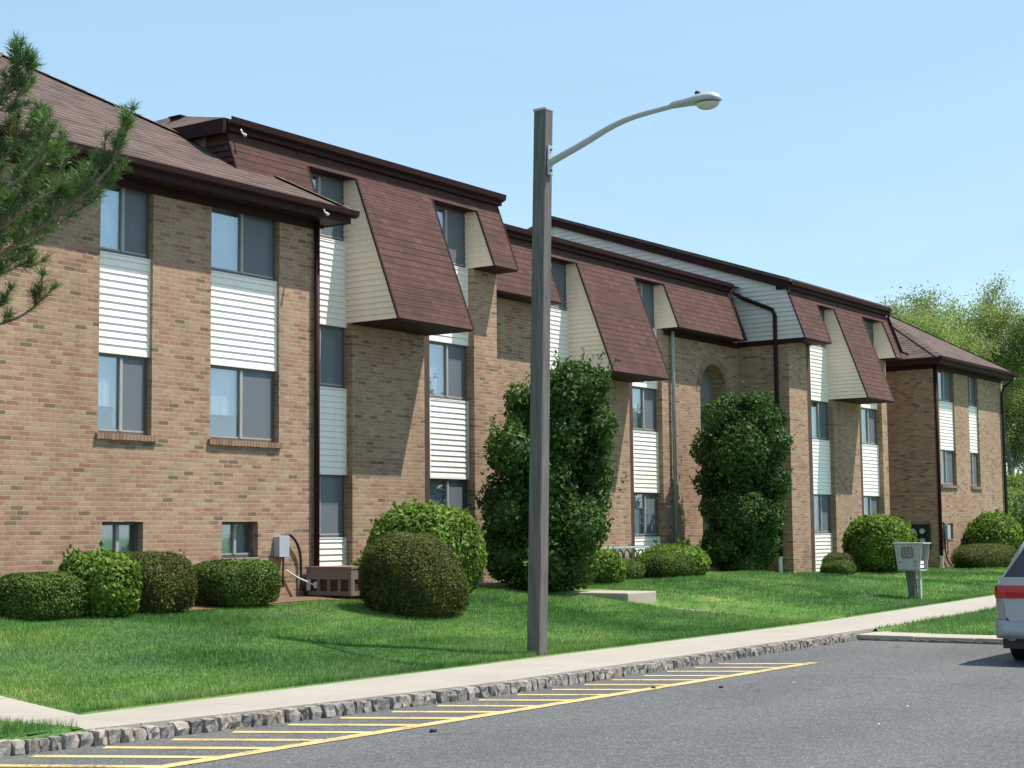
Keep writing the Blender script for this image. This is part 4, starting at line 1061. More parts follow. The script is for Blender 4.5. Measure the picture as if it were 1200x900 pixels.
def tallshrub(x, y, ppm, uc, vb, lobes, mat, n, size, label):
    """unclipped shrub made of many leafy lobes of real size spread in depth"""
    z0 = hh(x, y); T = thing('tall_shrub', (x, y, z0), label, 'shrub', 'tall unclipped shrubs')
    r = np.random.default_rng(int(x*10)); C = []; Rr = []
    for (u, v, rd) in lobes:
        lat = (u-uc)/ppm; rad = rd/ppm; dep = r.uniform(-.35, .35)
        C.append((x+.566*lat+.824*dep, y-.824*lat+.566*dep, z0+(vb-v)/ppm)); Rr.append(rad)
        if rad > .5:      # fill the depth as well
            C.append((C[-1][0]+.824*.45, C[-1][1]+.566*.45, C[-1][2]+r.uniform(-.2, .2))); Rr.append(rad*.8)
            C.append((C[-1][0]-.824*.9, C[-1][1]-.566*.9, C[-1][2]+r.uniform(-.2, .2))); Rr.append(rad*.8)
    C = np.array(C); Rr = np.array(Rr)
    w_ = Rr**2/np.sum(Rr**2); li = r.choice(len(C), n, p=w_)
    d = unit(r.normal(0, 1, (n, 3)))
    rr = Rr[li]*(1+.13*lumpf(d*1.0, 11, 6, 3, 9))*(1-.35*r.random(n)**1.6)
    P = C[li]+d*rr[:, None]
    inside = np.zeros(n, bool)
    for c, q in zip(C, Rr): inside |= np.linalg.norm(P-c, axis=1) < q*.62
    k = (~inside) & (P[:, 2] > z0+.02); P, nr = P[k], d[k]
    LV, LF = leaves(P, nr+np.array([0, 0, .15]), size, .6, .55, flat=True)
    VV, FF, base = [LV], [LF], len(LV)
    # young shoots standing off the lobes
    Ps, Ns = [], []
    for j in range(260):
        i = r.integers(0, len(C)); dd = unit(r.normal(0, 1, 3)+np.array([0, 0, .7])); q = C[i]+dd*Rr[i]*.95
        if np.any(np.linalg.norm(C-q, axis=1) < Rr*.8): continue
        dr = unit(dd*.7+np.array([0, 0, .8])+r.normal(0, .25, 3)); L = r.uniform(.12, .40)
        for t in np.linspace(0, 1, 9): Ps.append(q+dr*L*t+r.normal(0, .03, 3)); Ns.append(dr+r.normal(0, .6, 3))
    SV, SF = leaves(np.array(Ps), np.array(Ns), size*.9, .4, .5); VV.append(SV); FF.append(SF+base); base += len(SV)
    # dark leafy cores
    nu, nv = 14, 9
    for c, q in zip(C, Rr):
        uu, vv = np.meshgrid(np.linspace(0, 2*np.pi, nu, endpoint=False), np.linspace(.05, np.pi-.05, nv))
        dd = np.stack([np.sin(vv)*np.cos(uu), np.sin(vv)*np.sin(uu), np.cos(vv)], -1).reshape(-1, 3)
        VV.append(c+dd*q*.60*(1+.12*lumpf(dd, 5, 5, 2, 5))[:, None])
        FF.append(np.array([[i*nu+j, i*nu+(j+1) % nu, (i+1)*nu+(j+1) % nu, (i+1)*nu+j] for i in range(nv-1) for j in range(nu)])+base); base += nu*nv
    np_mesh('foliage', np.concatenate(VV), np.concatenate(FF), M[mat], T)
    g = MB()
    for k in range(8):
        c = C[(k*3) % len(C)]; g.tube([(x+.08*math.cos(k), y+.08*math.sin(k), z0-.05), (x*.6+c[0]*.4, y*.6+c[1]*.4, z0+(c[2]-z0)*.5), tuple(c)], [.04, .03, .012], 5)
    g.build('stem', M['twig'], T)
    return T
G1 = 'clipped foundation shrubs'
Y0 = 16.85
shrub(13.95, 17.0, .56, .52, 1.27, 'yew', 27200, 0.037, 'low flat clipped dark yew, first shrub from the left end of the brick wing', 4.0, .03, G1)
shrub(14.72, 16.8, .49, .49, 1.52, 'leaf_bright', 6500, .075, 'bright green rounded shrub under the left basement window, between two dark clipped yews', 2.8, .05, G1, aspect=.62, shoots=22)
shrub(15.95, 17.15, .58, .52, 1.50, 'yew_olive', 27200, 0.035, 'brownish olive domed yew just right of the left basement window', 3.2, .035, G1)
shrub(17.68, 17.2, .62, .52, 1.36, 'yew', 27200, 0.035, 'low boxy clipped yew below the second basement window', 4.2, .03, G1)
shrub(19.75, 15.45, .80, .80, 1.77, 'yew_olive', 57800, 0.035, 'large lopsided olive brown yew mound standing out on the lawn beside the brown metal box', 2.25, .045, G1, tilt=-.22, bottom=-.5)
shrub(21.55, 16.6, .95, .90, 2.22, 'leaf_bright', 14000, .085, 'large bright green round shrub behind the olive yew mound', 2.5, .06, G1, aspect=.62, shoots=22)
shrub(21.45, 17.75, .35, .35, 1.32, 'leaf_bright', 2200, .06, 'small yellowish green shrub peeping out behind the brown metal box', 2.6, .05, G1)
tallshrub(25.75, 16.9, 61, 645, 690, LOBA, 'leaf_dark', 52000, .088, 'tall dark leafy shrub reaching the mansard, directly behind the lamp post')
shrub(28.62, 17.45, .42, .45, 1.32, 'leaf_bright', 2600, .08, 'small bright green shrub tucked against the foot of the tall shrub behind the lamp post', 2.3, .07, G1, aspect=.6, shoots=20)
shrub(30.2, 18.0, .52, .48, 1.12, 'yew', 10200, 0.039, 'small dark square yew in front of the scrolled green railing', 3.4, .03, G1)
shrub(31.45, 17.65, .80, .62, 1.26, 'yew', 20400, 0.039, 'dark clipped yew in front of the bright round shrub below the grey downspout', 2.7, .035, G1)
shrub(33.05, 18.2, .78, .75, 1.40, 'leaf_bright', 7000, .08, 'bright green round shrub behind a dark yew, between railing and second tall shrub', 2.4, .05, G1, aspect=.6, shoots=20)
tallshrub(37.1, 18.5, 46.5, 868, 668, LOBB, 'leaf_dark', 48000, .095, 'tall dark leafy shrub in front of the arched opening')
shrub(40.15, 17.25, .46, .42, .90, 'yew', 10200, 0.039, 'small clipped dark yew at the foot of the brick pier, front one of two', 2.7, .035, G1)
shrub(41.4, 17.75, .5, .42, 1.08, 'yew_olive', 8500, 0.039, 'small flat topped olive yew behind the little yew at the brick pier', 2.9, .035, G1)
shrub(42.5, 17.05, .96, .9, 2.06, 'leaf_bright', 11000, .095, 'large bright green round bush between the brick piers and the grey flyer box', 2.5, .06, G1, aspect=.6, shoots=20)
shrub(50.6, 16.8, 1.75, .75, 1.20, 'yew_olive', 23800, 0.047, 'long low olive yew hedge in front of the far wing', 3.2, .04, G1)
shrub(52.6, 17.15, 1.05, .85, 2.15, 'leaf_bright', 9000, .10, 'big bright green round bush behind the long low yew hedge at the far wing', 2.4, .07, G1, aspect=.6, shoots=20)

# lawn blades
def blades(n, x0, x1, y0, y1, hgt, wid, reject=None):
    x = rng.uniform(x0, x1, n); y = rng.uniform(y0, y1, n)
    ok = ~((x-(26.5-(y-11.7)*.30) > 0) & (x-(26.5-(y-11.7)*.30) < 1.15) & (y > 11.6) & (y < 15.05)) & ~((x > 25.48) & (x < 26.57) & (y > 15) & (y < 18.9)) & ~((x > 9.28) & (x < 10.08) & (y > 11.0)) & ~((y > 10.12) & (y < 11.71) & (x > 9.28) & (x < 24.6)) & ~((y > 10.17) & (y < 11.71) & (x > 24)) & ~((x < 9.3) & (y < yk(x)+.11)) & ~((x < 20.1) & (x > 10.9) & (y > 16.98+.12*np.sin(x*2.1)))
    x, y = x[ok], y[ok]
    z = H(x, y)
    n = len(x)
    hg = hgt*rng.uniform(.55, 1.35, n)*(1+.35*np.sin(x*1.7+np.sin(y*2.3))*np.sin(y*1.3))
    az = rng.uniform(0, 2*np.pi, n); lean = rng.uniform(.1, .9, n)*hg
    wv = wid*rng.uniform(.6, 1.3, n)
    az2 = az+np.pi/2+rng.normal(0, .5, n)
    a = np.stack([x-wv*np.cos(az2)/2, y-wv*np.sin(az2)/2, z-.01], -1); b = np.stack([x+wv*np.cos(az2)/2, y+wv*np.sin(az2)/2, z-.01], -1)
    c = np.stack([x+lean*np.cos(az), y+lean*np.sin(az), z+hg], -1)
    return np.stack([a, b, c], 1).reshape(-1, 3)
VB = np.concatenate([blades(150000, 10.0, 20, 11.70, 17.0, .042, .008), blades(90000, 20, 27, 11.70, 18.4, .044, .010), blades(60000, 27, 36, 11.70, 19, .046, .013),
                     blades(50000, 36, 56, 11.70, 18.2, .055, .017), blades(26000, 24.96, 36, 8.0, 10.15, .055, .011), blades(16000, 6.5, 9.3, 10.25, 13, .075, .007), blades(9000, 10.05, 26.3, 11.69, 11.80, .075, .008), blades(2500, 27.55, 36, 11.69, 11.80, .075, .010)])
tag(np_mesh('grass', VB, np.arange(len(VB)).reshape(-1, 3), M['blade']), kind='stuff')

# background trees
def tree(x, y, ht, rad, mat, n, size, label, seed, trunk_h=.28, name='leafy_tree', grp='spring trees beyond the far wing', low=False):
    r = np.random.default_rng(seed); z0 = hh(min(x, 200), y)
    T = thing(name, (x, y, z0), label, 'tree', grp)
    g = MB(); tips = []
    def limb(p, d, L, rd, lev):
        pts = [np.array(p)]; dd = unit(np.array(d, float)); n_ = 5
        for i in range(n_):
            dd = unit(dd+r.normal(0, .13, 3)+np.array([0, 0, .06])); pts.append(pts[-1]+dd*L/n_)
        g.tube(pts, list(np.linspace(rd, rd*.45, n_+1)), 6 if lev < 2 else 4, False)
        if lev >= 2: tips.append(np.array(pts[1:]))
        if lev < 3:
            k = [7, 5, 4][lev] if lev else 9
            for i in range(k):
                t = r.uniform(.35, 1.0) if lev else r.uniform(.25, 1.0)
                q = pts[0]+(0)
                idx = t*n_; i0 = min(int(idx), n_-1); q = pts[i0]+(pts[i0+1]-pts[i0])*(idx-i0)
                a = r.uniform(0, 6.28); out = np.array([math.cos(a), math.sin(a), r.uniform(.25, .9)])
                nd = unit(dd*.55+unit(out)*.85)
                ll = {0: rad*r.uniform(.65, 1.0), 1: rad*.45*r.uniform(.6, 1.1), 2: rad*.25*r.uniform(.6, 1.1)}[lev]
                limb(q, nd, ll, rd*(.42 if lev == 0 else .5), lev+1)
    limb((x, y, z0-.2), (r.normal(0, .04), r.normal(0, .04), 1), ht*.66, ht*.014, 0)
    g.build('trunk', M['bark2'], T)
    tp = np.concatenate(tips)
    # scale tips into the envelope
    i = r.integers(0, len(tp), n)
    P = tp[i]+r.normal(0, .29*rad/4, (n, 3))
    P = P[P[:, 2] > z0+.6]; n = len(P)
    d = unit(r.normal(0, 1, (n, 3)))
    V, F = leaves(P, d, size, .6, .7)
    np_mesh('crown', V, F, M[mat], T)
    return T
TS = [(86, 33, 12.0, 4.6, 'spring', 'pale yellow green tree rising just right of the far roof ridge'),
      (92, 34.5, 12.4, 4.4, 'spring', 'yellow green spring tree second from the far roof ridge'),
      (95, 33, 13.0, 4.2, 'spring_grey', 'greyish half leafed tree in the middle of the grove, bare branches showing'),
      (100, 33.8, 13.6, 4.4, 'spring', 'fresh green tree right of the greyish half leafed one'),
      (103, 32.2, 14.7, 4.5, 'spring_grey', 'tall pale grey green tree standing highest near the right edge'),
      (107, 31.8, 14.4, 4.6, 'spring_green', 'mid green tree at the right edge of the photo above the van'),
      (110, 30.2, 14.5, 4.4, 'spring_green', 'green tree at the very right edge, only the left side of its crown in view')]
for k, (x, y, ht, rad, mt, lb) in enumerate(TS):
    tree(x, y, ht*1.12, rad*1.15, mt, 42000, .118, lb, 300+k)
TS2 = [(98, 37.5, 13.2, 4.5, 'spring_green', 'green tree in the back row behind the greyish half leafed one'), (108, 36.5, 14.2, 4.6, 'spring', 'yellow green tree in the back row behind the highest grey green one'), (116, 33, 14.6, 4.6, 'spring', 'yellow green tree at the back right corner of the grove, behind the right edge trees')]
for k, (x, y, ht, rad, mt, lb) in enumerate(TS2): tree(x, y, ht*1.12, rad*1.15, mt, 36000, .122, lb, 340+k)
# undergrowth below the grove
US = [(88, 29.0, 'leafy undergrowth bush below the trees, hidden mostly by the far wing'), (92.5, 29.0, 'mid green undergrowth bush beneath the grove left of the wing corner'), (97, 29.0, 'dark undergrowth bush just right of the far wing corner'), (101, 28.8, 'dense undergrowth bush behind the bright far bush')]
for k, (x, y, lb) in enumerate(US):
    shrub(x, y, 2.9, 2.2, 4.3+.7*math.sin(k*2.3), 'spring_green', 8000, .17, lb, 2.0, .24, 'undergrowth below the grove', 'undergrowth_bush', .7, .9, 60, 4)

# pine at the left edge
def pine():
    x, y = 8.55, 12.95; z0 = hh(x, y)
    T = thing('pine_tree', (x, y, z0), 'long needled pine whose green branches reach in at the left edge before the brick wing', 'tree')
    g = MB(); r = np.random.default_rng(5)
    g.tube([(x, y, z0-.2), (x+.05, y, 2.5), (x-.05, y+.05, 5), (x, y, 8.2)], [.17, .14, .10, .03], 10); g.build('trunk', M['pinebark'], T, True)
    cr, cu, cf = np.array(cr_), np.array(cu_), np.array(cf_)
    NP, ND = [], []; gb = MB()
    def tuft(p, d, k, L=.12):
        d = unit(np.array(d, float))
        dirs = unit(d*1.0+r.normal(0, .55, (k, 3)))
        NP.append(np.repeat(np.array(p)[None], k, 0)+r.normal(0, .008, (k, 3))); ND.append(dirs*(L*r.uniform(.7, 1.15, k))[:, None])
    def branch(pts, rad, dens=1.0, tw=.30, start=.25, lev=0):
        pts = [np.array(q, float) for q in smooth(pts, 2)]
        gb.tube(pts, list(np.linspace(rad, rad*.3, len(pts))), 6, False)
        seg = np.linalg.norm(np.diff(np.array(pts), axis=0), axis=1); L = seg.sum(); cum = np.concatenate([[0], np.cumsum(seg)])
        def at(s):
            i = min(np.searchsorted(cum, s, side='right')-1, len(seg)-1); t = (s-cum[i])/seg[i]
            return pts[i]+(pts[i+1]-pts[i])*t, unit(pts[i+1]-pts[i])
        # needles along the outer part
        s = L*start if lev == 0 else L*.25
        while s < L:
            p, d = at(s)
            if s > L-.35 or lev > 0: tuft(p, d+np.array([0, 0, .35]), 12)
            s += .045
        p, d = at(L*.999); tuft(p, d+np.array([0, 0, .3]), 36, .125); tuft(p, d, 20, .06)
        if lev < 2:
            s = L*start
            while s < L-.08:
                p, d = at(s)
                for q in range(2 if r.random() < dens else 1):
                    out = unit(np.cross(d, r.normal(0, 1, 3)))
                    nd = unit(d*.8+out*.75+np.array([0, 0, .40]))
                    ll = tw*(1.1-.5*s/L)*r.uniform(.6, 1.25)*(1 if lev == 0 else .6)
                    q1 = p+nd*ll*.5+np.array([0, 0, -.01]); q2 = p+nd*ll+np.array([0, 0, .22*ll])
                    branch([p, q1, q2], max(rad*.4, .004), .6, tw*.6, .3, lev+1 if lev or ll < .3 else 1)
                s += (.235 if lev == 0 else .17)/dens
    return T, branch, NP, ND, gb, r
PT, br_, NP, ND, gb, pr = pine()
PB = [([(8.46, 12.7, 3.885), (8.789, 12.014, 4.064), (9.011, 11.492, 4.206), (9.173, 11.025, 4.536), (9.332, 10.756, 4.768), (9.422, 10.592, 4.986), (9.467, 10.457, 5.411)], 0.03, 1.0, 0.34, 0.3), ([(8.46, 12.7, 3.885), (8.979, 12.271, 4.06), (9.291, 11.967, 4.225), (9.487, 11.631, 4.55), (9.668, 11.334, 4.753), (9.805, 11.098, 4.98)], 0.025, 1.1, 0.36, 0.3), ([(9.285, 10.832, 4.725), (9.347, 10.711, 4.922), (9.354, 10.659, 5.178)], 0.012, 0.9, 0.16, 0.4), ([(8.384, 12.635, 4.972), (8.688, 12.156, 5.207), (8.865, 11.687, 5.424), (8.971, 11.504, 5.593), (9.017, 11.406, 5.793), (8.985, 11.408, 6.068)], 0.03, 1.1, 0.3, 0.3), ([(8.865, 11.687, 5.424), (8.995, 11.485, 5.496), (9.058, 11.363, 5.68), (9.089, 11.292, 5.843)], 0.014, 1.1, 0.24, 0.2), ([(8.416, 12.662, 4.522), (8.947, 12.376, 4.804), (9.253, 12.062, 5.09), (9.348, 11.713, 5.294), (9.425, 11.558, 5.56)], 0.028, 1.2, 0.36, 0.25), ([(8.426, 12.67, 4.373), (8.754, 11.984, 4.571), (9.037, 11.541, 4.774), (9.104, 11.231, 4.986), (9.155, 11.11, 5.281)], 0.028, 1.2, 0.36, 0.25), ([(8.436, 12.679, 4.223), (9.073, 12.415, 4.516), (9.431, 12.039, 4.723), (9.635, 11.704, 4.952), (9.727, 11.528, 5.222)], 0.028, 1.2, 0.36, 0.25), ([(8.442, 12.684, 4.148), (8.589, 11.748, 4.22), (8.765, 11.296, 4.342), (8.912, 11.042, 4.592), (9.049, 10.826, 4.698)], 0.028, 1.2, 0.36, 0.25), ([(8.452, 12.693, 3.998), (9.364, 12.552, 4.335), (9.68, 12.228, 4.601), (9.93, 11.819, 4.881), (10.063, 11.62, 4.91)], 0.026, 1.1, 0.34, 0.3), ([(8.509, 12.742, 3.173), (8.956, 12.22, 3.478), (9.203, 11.837, 3.625), (9.318, 11.657, 3.698), (9.395, 11.524, 3.832), (9.448, 11.431, 3.937)], 0.018, 0.7, 0.13, 0.5), ([(9.364, 11.577, 3.788), (9.391, 11.521, 3.885), (9.388, 11.498, 4.059)], 0.008, 0.8, 0.1, 0.3), ([(8.504, 12.737, 3.248), (9.029, 12.446, 3.618), (9.239, 12.123, 3.729), (9.342, 11.95, 3.865), (9.361, 11.906, 3.971)], 0.016, 0.9, 0.16, 0.5), ([(8.55, 12.95, 1.9), (8.55, 14.0, 2.02), (8.55, 15.05, 2.35)], 0.022, 0.8, 0.3, 0.35), ([(8.55, 12.95, 2.28), (7.89, 12.22, 2.4), (7.22, 11.5, 2.73)], 0.022, 0.8, 0.3, 0.35), ([(8.55, 12.95, 2.66), (7.9, 13.6, 2.78), (7.25, 14.25, 3.11)], 0.022, 0.8, 0.3, 0.35), ([(8.55, 12.95, 3.04), (8.59, 12.1, 3.16), (8.62, 11.25, 3.49)], 0.022, 0.8, 0.3, 0.35), ([(8.55, 12.95, 3.42), (7.77, 12.95, 3.54), (6.98, 12.95, 3.87)], 0.022, 0.8, 0.3, 0.35), ([(8.55, 12.95, 3.8), (9.08, 12.47, 3.92), (9.61, 11.98, 4.25)], 0.022, 0.8, 0.3, 0.35), ([(8.55, 12.95, 4.18), (8.09, 12.49, 4.3), (7.63, 12.03, 4.63)], 0.022, 0.8, 0.3, 0.35), ([(8.55, 12.95, 4.56), (8.16, 13.38, 4.68), (7.76, 13.81, 5.01)], 0.022, 0.8, 0.3, 0.35), ([(8.55, 12.95, 4.94), (8.55, 12.43, 5.06), (8.55, 11.91, 5.39)], 0.022, 0.8, 0.3, 0.35), ([(8.55, 12.95, 5.32), (8.1, 12.97, 5.44), (7.65, 12.99, 5.77)], 0.022, 0.8, 0.3, 0.35), ([(8.55, 12.95, 5.7), (8.82, 12.68, 5.82), (9.09, 12.41, 6.15)], 0.022, 0.8, 0.3, 0.35), ([(8.55, 12.95, 6.08), (8.32, 12.73, 6.2), (8.08, 12.52, 6.53)], 0.022, 0.8, 0.3, 0.35), ([(8.55, 12.95, 6.46), (8.39, 13.14, 6.58), (8.23, 13.34, 6.91)], 0.022, 0.8, 0.3, 0.35), ([(8.55, 12.95, 6.84), (8.54, 12.76, 6.96), (8.53, 12.58, 7.29)], 0.022, 0.8, 0.3, 0.35), ([(8.55, 12.95, 7.22), (8.43, 12.96, 7.34), (8.31, 12.97, 7.67)], 0.022, 0.8, 0.3, 0.35), ([(8.55, 12.95, 7.6), (8.59, 12.91, 7.72), (8.62, 12.87, 8.05)], 0.022, 0.8, 0.3, 0.35)]
for (pts, rad, dens, tw, st_) in PB: br_(pts, rad, dens, tw, st_)
gb.build('branches', M['pinebark'], PT, True)
A0 = np.concatenate(NP); D0 = np.concatenate(ND)
sd_ = unit(np.cross(D0, pr.normal(0, 1, D0.shape)))*.0022
V = np.stack([A0-sd_, A0+sd_, A0+D0*.6+sd_*.9+np.array([0, 0, -.006]), A0+D0+np.array([0, 0, -.016]), A0+D0*.6-sd_*.9+np.array([0, 0, -.006])], 1).reshape(-1, 3)
F = np.arange(len(A0)*5).reshape(-1, 5)
np_mesh('needles', V, F, M['pine'], PT)

# ------------------------------------------------------------------ minivan
VX, VY = 20.72, 5.86
W_ = thing('minivan', (VX, VY, 0), 'silver minivan with red tail lamps and dark rear window, cut off by the right edge', 'minivan')
def loft(name, secs, mat, parent=W_, smooth_=True, sub=1):
    g = MB(); n = len(secs[0]); vs = [q for s_ in secs for q in s_]; fs = []
    for i in range(len(secs)-1):
        for k in range(n-1): fs.append((i*n+k, i*n+k+1, (i+1)*n+k+1, (i+1)*n+k))
    g.add(vs, fs)
    o = g.build(name, mat, parent, smooth_)
    if sub:
        md = o.modifiers.new('sub', 'SUBSURF'); md.levels = sub; md.render_levels = sub+1
    return o
# stations along the body: (x, half width at sill, half width at belt, z belt, half width at roof, z roof)
ST = [(0.00, .70, .80, 1.00, .52, 1.02), (.03, .86, .90, 1.02, .55, 1.06), (.10, .90, .935, 1.04, .57, 1.20), (.26, .92, .955, 1.06, .60, 1.52), (.42, .93, .965, 1.06, .635, 1.655), (.9, .93, .97, 1.05, .66, 1.70), (2.0, .93, .975, 1.03, .67, 1.73), (3.0, .93, .97, 1.01, .66, 1.70), (3.45, .93, .965, 1.00, .645, 1.62), (4.15, .92, .95, .99, .72, 1.08), (4.75, .88, .90, .88, .62, .93), (5.02, .76, .78, .72, .5, .78), (5.10, .6, .62, .60, .4, .66)]
secs = []
for (x, ws, wb, zb_, wr, zr) in ST:
    half = [(ws*.90, .30), (ws, .40), (wb+.005, .62), (wb+.01, .80), (wb, zb_-.05), (wb-.02, zb_)]
    n_ = 4
    for k in range(1, n_+1): t = k/n_; half.append((wb-.02+(wr-wb+.02)*t+.015*math.sin(math.pi*t), zb_+(zr-zb_-.02)*t))
    half += [(wr*.6, zr+.02), (0, zr+.03)]
    sec = [(VX+x, VY+a, z) for a, z in half]+[(VX+x, VY-a, z) for a, z in half[-2::-1]]
    secs.append(sec)
body = loft('body', secs, M['silver'], sub=1)
# closed tail: tailgate panels set a little proud
def rect(name, pts, mat, parent, th=.02, bev=.01):
    """panel given as 4 (x, y, z) corners (rear face), thickened forward"""
    g = MB(); p = [Vector(q)+Vector((VX, VY, 0)) for q in pts]
    n = len(p); q_ = [v+Vector((th, 0, 0)) for v in p]
    g.add(p+q_, [tuple(range(n)), tuple(range(2*n-1, n-1, -1))]+[(i, (i+1) % n, n+(i+1) % n, n+i) for i in range(n)])
    return g.build(name, mat, parent, False, bev)
tg = rect('tailgate', [(-.03, .80, .98), (-.045, .76, .62), (-.05, .68, .535), (-.05, -.68, .535), (-.045, -.76, .62), (-.03, -.80, .98), (-.02, -.84, 1.09), (-.02, .84, 1.09)], M['silver'], W_, .10, .015)
rect('rear_window', [(-.012, .78, 1.105), (-.012, -.78, 1.105), (.255, -.53, 1.54), (.29, -.46, 1.58), (.29, .46, 1.58), (.255, .53, 1.54)], M['carglass'], tg, .06, .012)
rect('trim_strip', [(-.056, .60, .86), (-.056, .60, .83), (-.056, -.60, .83), (-.056, -.60, .86)], M['alu'], tg, .01, .003)
rect('number_plate', [(-.058, .16, .80), (-.058, .16, .66), (-.058, -.16, .66), (-.058, -.16, .80)], M['plate'], tg, .008, .003)
rect('roof_spoiler', [(.24, .47, 1.60), (.24, -.47, 1.60), (.34, -.52, 1.665), (.34, .52, 1.665)], M['silver'], W_, .16, .02)
for s_ in (1, -1):
    cols_ = [(.14, -.064), (.50, -.064), (.76, -.060), (.86, -.042), (.915, .0), (.945, .10)]
    g = MB(); vs = []; fs = []; nc = len(cols_)
    for (yy, xx) in cols_:
        for (dx, zz) in ((.0, .84), (-.008, .92), (.0, 1.0), (.06, 1.0), (.06, .84)): vs.append((VX+xx+dx, VY+s_*yy, zz))
    for k in range(nc-1):
        for q in range(5): fs.append((k*5+q, k*5+(q+1) % 5, (k+1)*5+(q+1) % 5, (k+1)*5+q))
    fs += [(0, 1, 2, 3, 4), tuple(range((nc-1)*5, nc*5))]
    g.add(vs, fs); g.build('tail_lamp', M['red'], W_)
# bumper
bsec = []
for (z, out) in ((.56, -.02), (.53, .015), (.44, .04), (.37, .03), (.33, -.01)):
    row = []
    for y, xo in ((.955, .55), (.958, .25), (.945, .06), (.88, -.04), (.6, -.075), (0, -.085), (-.6, -.075), (-.88, -.04), (-.945, .06), (-.958, .25), (-.955, .55)):
        row.append((VX+xo-out*(1 if abs(y) < .9 else .5), VY+y+(out*.3 if y > .9 else -out*.3 if y < -.9 else 0), z))
    bsec.append(row)
loft('bumper', bsec, M['silver'], sub=1)
g = MB(); g.box(VX+.06, VX+4.9, VY-.85, VY+.85, .20, .335); g.build('underbody', M['black'], W_)
g = MB(); g.tube([(VX-.02, VY-.55, .27), (VX+.3, VY-.55, .27)], .035, 10); g.build('exhaust', M['alu'], W_)
for (wx, s_) in ((.98, 1), (.98, -1), (3.98, 1), (3.98, -1)):
    yo, yi = s_*.945, s_*.72
    prof = [(0, .20), (.012, .225), (.02, .30), (.05, .325), (.15, .33), (.20, .32), (.225, .29), (.225, .2)]
    g = MB(); vs = []; fs = []; sg = 32
    for (d_, rr) in prof:
        for k in range(sg):
            t = 2*math.pi*k/sg; vs.append((VX+wx+rr*math.cos(t), VY+yo-s_*d_, .33+rr*math.sin(t)))
    for i in range(len(prof)-1):
        for k in range(sg): fs.append((i*sg+k, i*sg+(k+1) % sg, (i+1)*sg+(k+1) % sg, (i+1)*sg+k))
    g.add(vs, fs); 
    wl = g.build('wheel', M['rubber'], W_, True)
    g = MB(); g.tube([(VX+wx, VY+yo-s_*.03, .33), (VX+wx, VY+yo-s_*.05, .33)], [.20, .20], 24)
    for k in range(5):
        a = k*2*math.pi/5; g.tube([(VX+wx, VY+yo-s_*.02, .33), (VX+wx+.19*math.cos(a), VY+yo-s_*.025, .33+.19*math.sin(a))], [.035, .022], 6)
    g.build('rim', M['alu'], wl)
    g = MB(); g.tube([(VX+wx, VY+yo+s_*.012, .36), (VX+wx, VY+yo-s_*.2, .36)], .385, 28); g.build('wheel_arch', M['black'], W_)
for s_ in (1, -1):
    for (a, b) in ((.55, 1.55), (1.62, 2.62), (2.69, 3.45)):
        g = MB(); yb = lambda x: .985; 
        g.add([(VX+a, VY+s_*.965, 1.08), (VX+b, VY+s_*.962, 1.06), (VX+b-.02-(.28 if b > 3.4 else 0), VY+s_*.705, 1.58), (VX+a+.04, VY+s_*.705, 1.60), (VX+a, VY+s_*.93, 1.08), (VX+b, VY+s_*.93, 1.06), (VX+b-.02-(.28 if b > 3.4 else 0), VY+s_*.66, 1.58), (VX+a+.04, VY+s_*.66, 1.60)], [(0, 1, 2, 3), (4, 5, 6, 7), (0, 1, 5, 4), (1, 2, 6, 5), (2, 3, 7, 6), (3, 0, 4, 7)])
        g.build('side_window', M['carglass'], W_, False, .008)
    g = MB(); g.box(VX+3.15, VX+3.3, VY+s_*1.0-.09, VY+s_*1.0+.09, 1.05, 1.2); g.build('mirror', M['silver'], W_, True, .03)
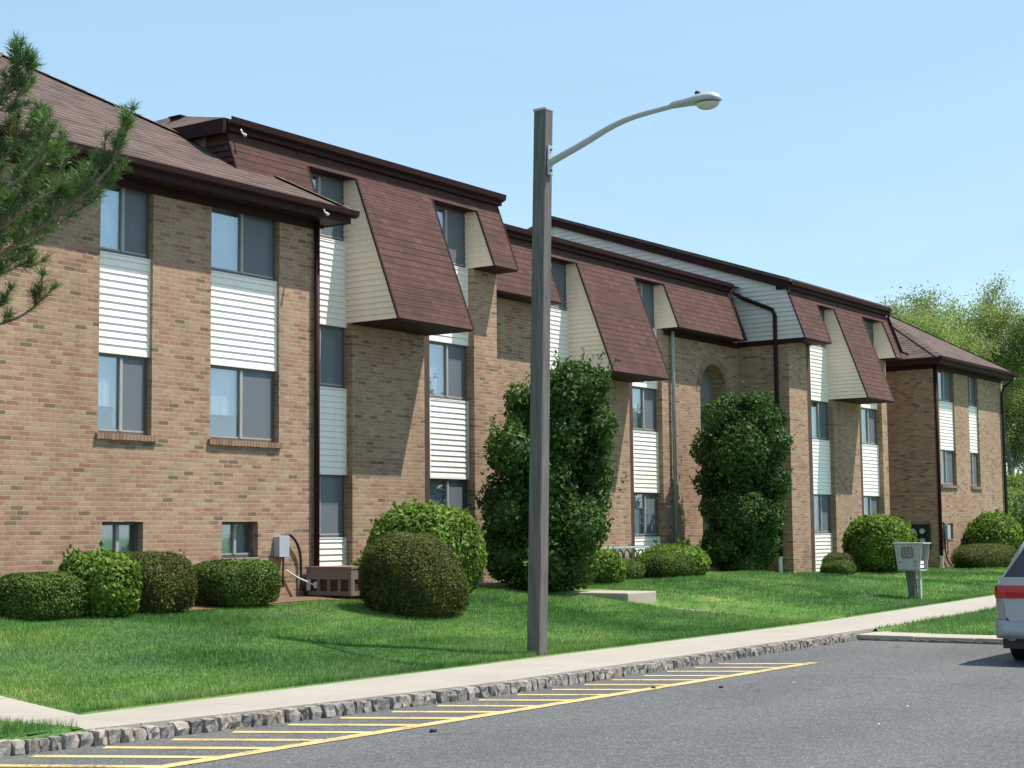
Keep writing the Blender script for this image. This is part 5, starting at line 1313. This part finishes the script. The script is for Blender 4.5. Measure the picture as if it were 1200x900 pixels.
g = MB(); g.add([(VX+4.12, VY+.70, 1.10), (VX+4.12, VY-.70, 1.10), (VX+3.5, VY-.62, 1.63), (VX+3.5, VY+.62, 1.63), (VX+4.08, VY+.70, 1.10), (VX+4.08, VY-.70, 1.10), (VX+3.46, VY-.62, 1.62), (VX+3.46, VY+.62, 1.62)], [(0, 1, 2, 3), (4, 5, 6, 7), (0, 1, 5, 4), (1, 2, 6, 5), (2, 3, 7, 6), (3, 0, 4, 7)]); g.build('windscreen', M['carglass'], W_)

# ------------------------------------------------------------------ litter
def pebble(x, y, z, s_, mat, name, label, cat, grp):
    g = MB(); vs = []; fs = []
    for i in range(5):
        a = -math.pi/2+math.pi*i/4
        for k in range(7):
            t = 2*math.pi*k/7; j = random.uniform(.75, 1.2)
            vs.append((x+s_*math.cos(a)*math.cos(t)*j*1.3, y+s_*math.cos(a)*math.sin(t)*j, z+s_*.45*(math.sin(a)+.8)*j))
    for i in range(4):
        for k in range(7): fs.append((i*7+k, i*7+(k+1) % 7, (i+1)*7+(k+1) % 7, (i+1)*7+k))
    g.add(vs, fs); tag(g.build(name, M[mat], None, True), label, cat, grp)
for (x, y, s_, lb) in [(11.5, 8.78, 0.035, 'black clod on the asphalt beside the yellow line, larger of two'), (15.84, 9.03, 0.03, 'brown clod lying on the long yellow line'), (16.28, 8.42, 0.03, 'flat dark clod on open asphalt right of the hatching')]: pebble(x, y, .0, s_, 'rubber', 'clod', lb, 'clod', 'dark clods')
for (x, y, s_, lb) in [(15.46, 5.96, 0.022, 'white pebble on open asphalt, right one of two'), (13.94, 5.65, 0.018, 'white pebble on open asphalt, nearer the camera'), (17.21, 7.98, 0.016, 'tiny white pebble beyond the end of the hatching')]: pebble(x, y, .0, s_*.6, 'paper', 'pebble', lb, 'pebble', 'white pebbles')
for (x, y, s_, lb) in [(19.33, 18.01, 0.04, 'brown pine cone on the lawn before the boxy clipped yew'), (18.86, 20.73, 0.04, 'dark pine cone at the edge of the lawn by the bright round shrub')]: pebble(x, y, hh(x, y)+.03, s_, 'bark', 'pine_cone', lb, 'pine cone', 'pine cones on the lawn')
